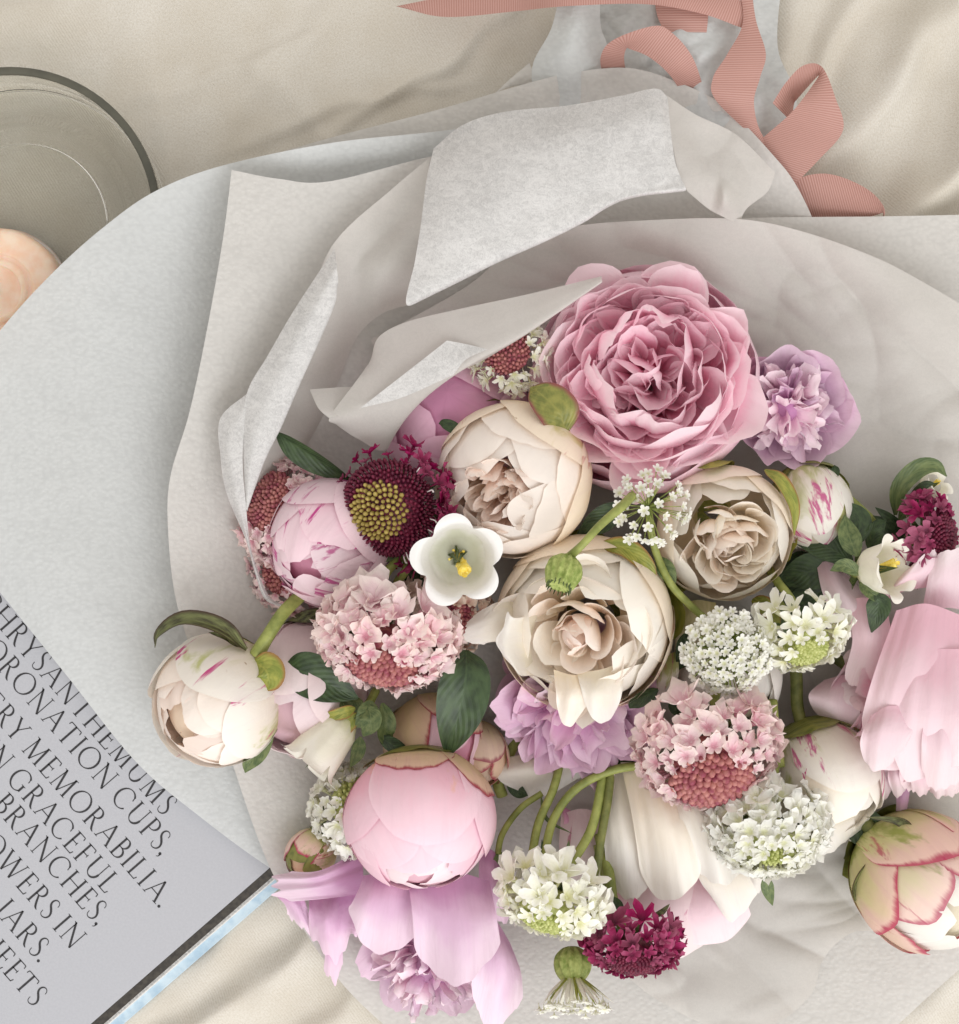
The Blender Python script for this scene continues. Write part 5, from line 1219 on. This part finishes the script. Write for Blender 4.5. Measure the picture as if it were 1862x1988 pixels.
for pts, w, mt in (([(700, 1385, 215), (660, 1415, 225), (637, 1428, 218)], 17, 'sepal'), ([(690, 1375, 220), (660, 1385, 232), (605, 1397, 220)], 12, 'sepal'), ([(715, 1370, 222), (720, 1400, 232), (705, 1430, 222)], 20, 'leaf_mid'), ([(690, 1350, 200), (680, 1375, 215), (655, 1400, 210)], 22, 'leaf_mid'),
                   ([(720, 1360, 216), (712, 1390, 226), (690, 1412, 220)], 20, 'leaf_mid'), ([(735, 1430, 205), (770, 1450, 210), (800, 1470, 205)], 14, 'leaf'), ([(700, 1430, 205), (695, 1460, 205), (680, 1490, 195)], 13, 'leaf_mid')):
    f.leaf('leaf', pts, w, M[mt], .25, random.uniform(-10, 10))
bell('tiny white bell flower beyond the curved grass-like leaf', 1826, 935, 118, 34, (.55, -.4, .6), M['bell_cream'], 1.2, .35, 0, [(1800, 965, 95), (1775, 990, 85)])

# ------------------------------------------------------------------ loose greenery
def spray(name, label, cat, px, py, z, leaves=(), stems=(), group='green sprigs among the flowers'):
    loc = W(px, py, z); root = thing(name, label, cat, loc, group)
    for pts, w, mt, fo in leaves: leaf_obj('leaf', pts, w, M[mt], root, loc, fo, random.uniform(-12, 12))
    for pts, r, mt in stems:
        V, F = tube_pts(Wn(np.array(pts, float)) - np.array(loc), r * S, 10, 24)
        link('stem', make_mesh('stem', V, F, M[mt]), root)
    return root
spray('leaf_sprig', 'curved grass-like green leaf arching above the edge-on dark red scabious', 'leaf sprig', 1740, 1000, 120,
      [([(1738, 1000, 135), (1745, 950, 165), (1780, 912, 178), (1816, 905, 170), (1838, 925, 150)], 18, 'leaf_mid', .35), ([(1745, 1010, 130), (1775, 970, 150), (1795, 950, 140)], 14, 'leaf_mid', .3), ([(1755, 985, 140), (1790, 945, 158), (1815, 938, 150)], 9, 'leaf', .3)])
spray('leaf_sprig', 'fan of thin dark green bracts behind the edge-on dark red scabious', 'leaf sprig', 1740, 1030, 130,
      [([(1760, 1030 + k * 6, 150), (1725, 1005 + k * 12, 165), (1695 + 4 * abs(k - 1), 985 + k * 16, 158)], 9, 'leaf', .3) for k in range(5)])
spray('leaf_sprig', 'dark leaves in the gap under the cream half-open peony', 'leaf sprig', 1530, 1130, 100,
      [([(1590, 1090, 120), (1550, 1110, 138), (1500, 1150, 120)], 34, 'leaf', .2), ([(1600, 1130, 110), (1560, 1160, 128), (1510, 1190, 110)], 30, 'leaf', .2), ([(1480, 1180, 150), (1500, 1200, 160), (1530, 1230, 150)], 24, 'leaf_mid', .25),
       ([(1640, 1150, 110), (1610, 1180, 125), (1570, 1200, 118)], 26, 'leaf', .2), ([(1460, 1165, 150), (1490, 1180, 168), (1515, 1215, 158)], 18, 'sepal', .3)],
      [([(1500, 1150, 150), (1530, 1200, 160), (1550, 1260, 140)], 8, 'stem')])
spray('leaf_sprig', 'dark leaves in the shade between the striped bud and the white bell', 'leaf sprig', 800, 1130, 120,
      [([(830, 1080, 150), (815, 1130, 160), (790, 1170, 140)], 30, 'leaf', .2), ([(700, 1185, 150), (740, 1165, 165), (790, 1160, 150)], 24, 'leaf', .2), ([(640, 1190, 130), (600, 1195, 140), (560, 1205, 130)], 14, 'brown', .3)])
spray('leaf_sprig', 'dark leaf behind the pincushion scabious by the ruffled lilac peony', 'leaf sprig', 1240, 1470, 110,
      [([(1205, 1455, 120), (1230, 1470, 138), (1262, 1480, 130)], 30, 'leaf', .2), ([(1300, 1360, 180), (1318, 1375, 190), (1330, 1395, 180)], 16, 'leaf', .2), ([(1330, 1230, 170), (1330, 1270, 180), (1318, 1300, 170)], 20, 'leaf', .2)])
spray('stem_bundle', 'bare green stems running down to the hanging scabious', 'stem bundle', 1100, 1560, 100,
      [([(1050, 1545, 150), (1062, 1590, 158), (1110, 1618, 150)], 4, 'leaf_mid', .3), ([(985, 1655, 150), (978, 1680, 160), (962, 1712, 150)], 24, 'leaf_mid', .3), ([(942, 1650, 150), (958, 1680, 150), (962, 1700, 140)], 12, 'leaf', .3),
       ([(1050, 1690, 200), (1056, 1665, 210), (1052, 1630, 200)], 7, 'leaf', .3), ([(1090, 1690, 200), (1100, 1660, 205), (1105, 1630, 200)], 6, 'leaf_mid', .3), ([(1130, 1720, 200), (1150, 1690, 205), (1165, 1650, 195)], 5, 'leaf', .3),
       ([(1195, 1790, 200), (1200, 1760, 215), (1190, 1740, 210)], 11, 'leaf', .3), ([(1265, 1780, 205), (1285, 1770, 212), (1300, 1755, 205)], 6, 'brown', .3)],
      [([(1092, 1460, 130), (1075, 1530, 165), (1045, 1600, 185), (1030, 1680, 215)], 8, 'stem'), ([(1260, 1485, 170), (1190, 1495, 175), (1120, 1530, 178), (1075, 1590, 185), (1055, 1670, 210)], 8, 'stem'),
       ([(1052, 1540, 150), (1010, 1570, 158), (975, 1620, 160), (965, 1670, 155)], 6, 'stem'), ([(1188, 1450, 140), (1182, 1540, 175), (1165, 1640, 195), (1150, 1760, 205)], 8, 'stem_dark'), ([(1165, 1640, 120), (1175, 1700, 140), (1185, 1770, 150)], 13, 'stem'),
       ([(1500, 1360, 190), (1505, 1420, 215), (1515, 1490, 225)], 9, 'stem')])
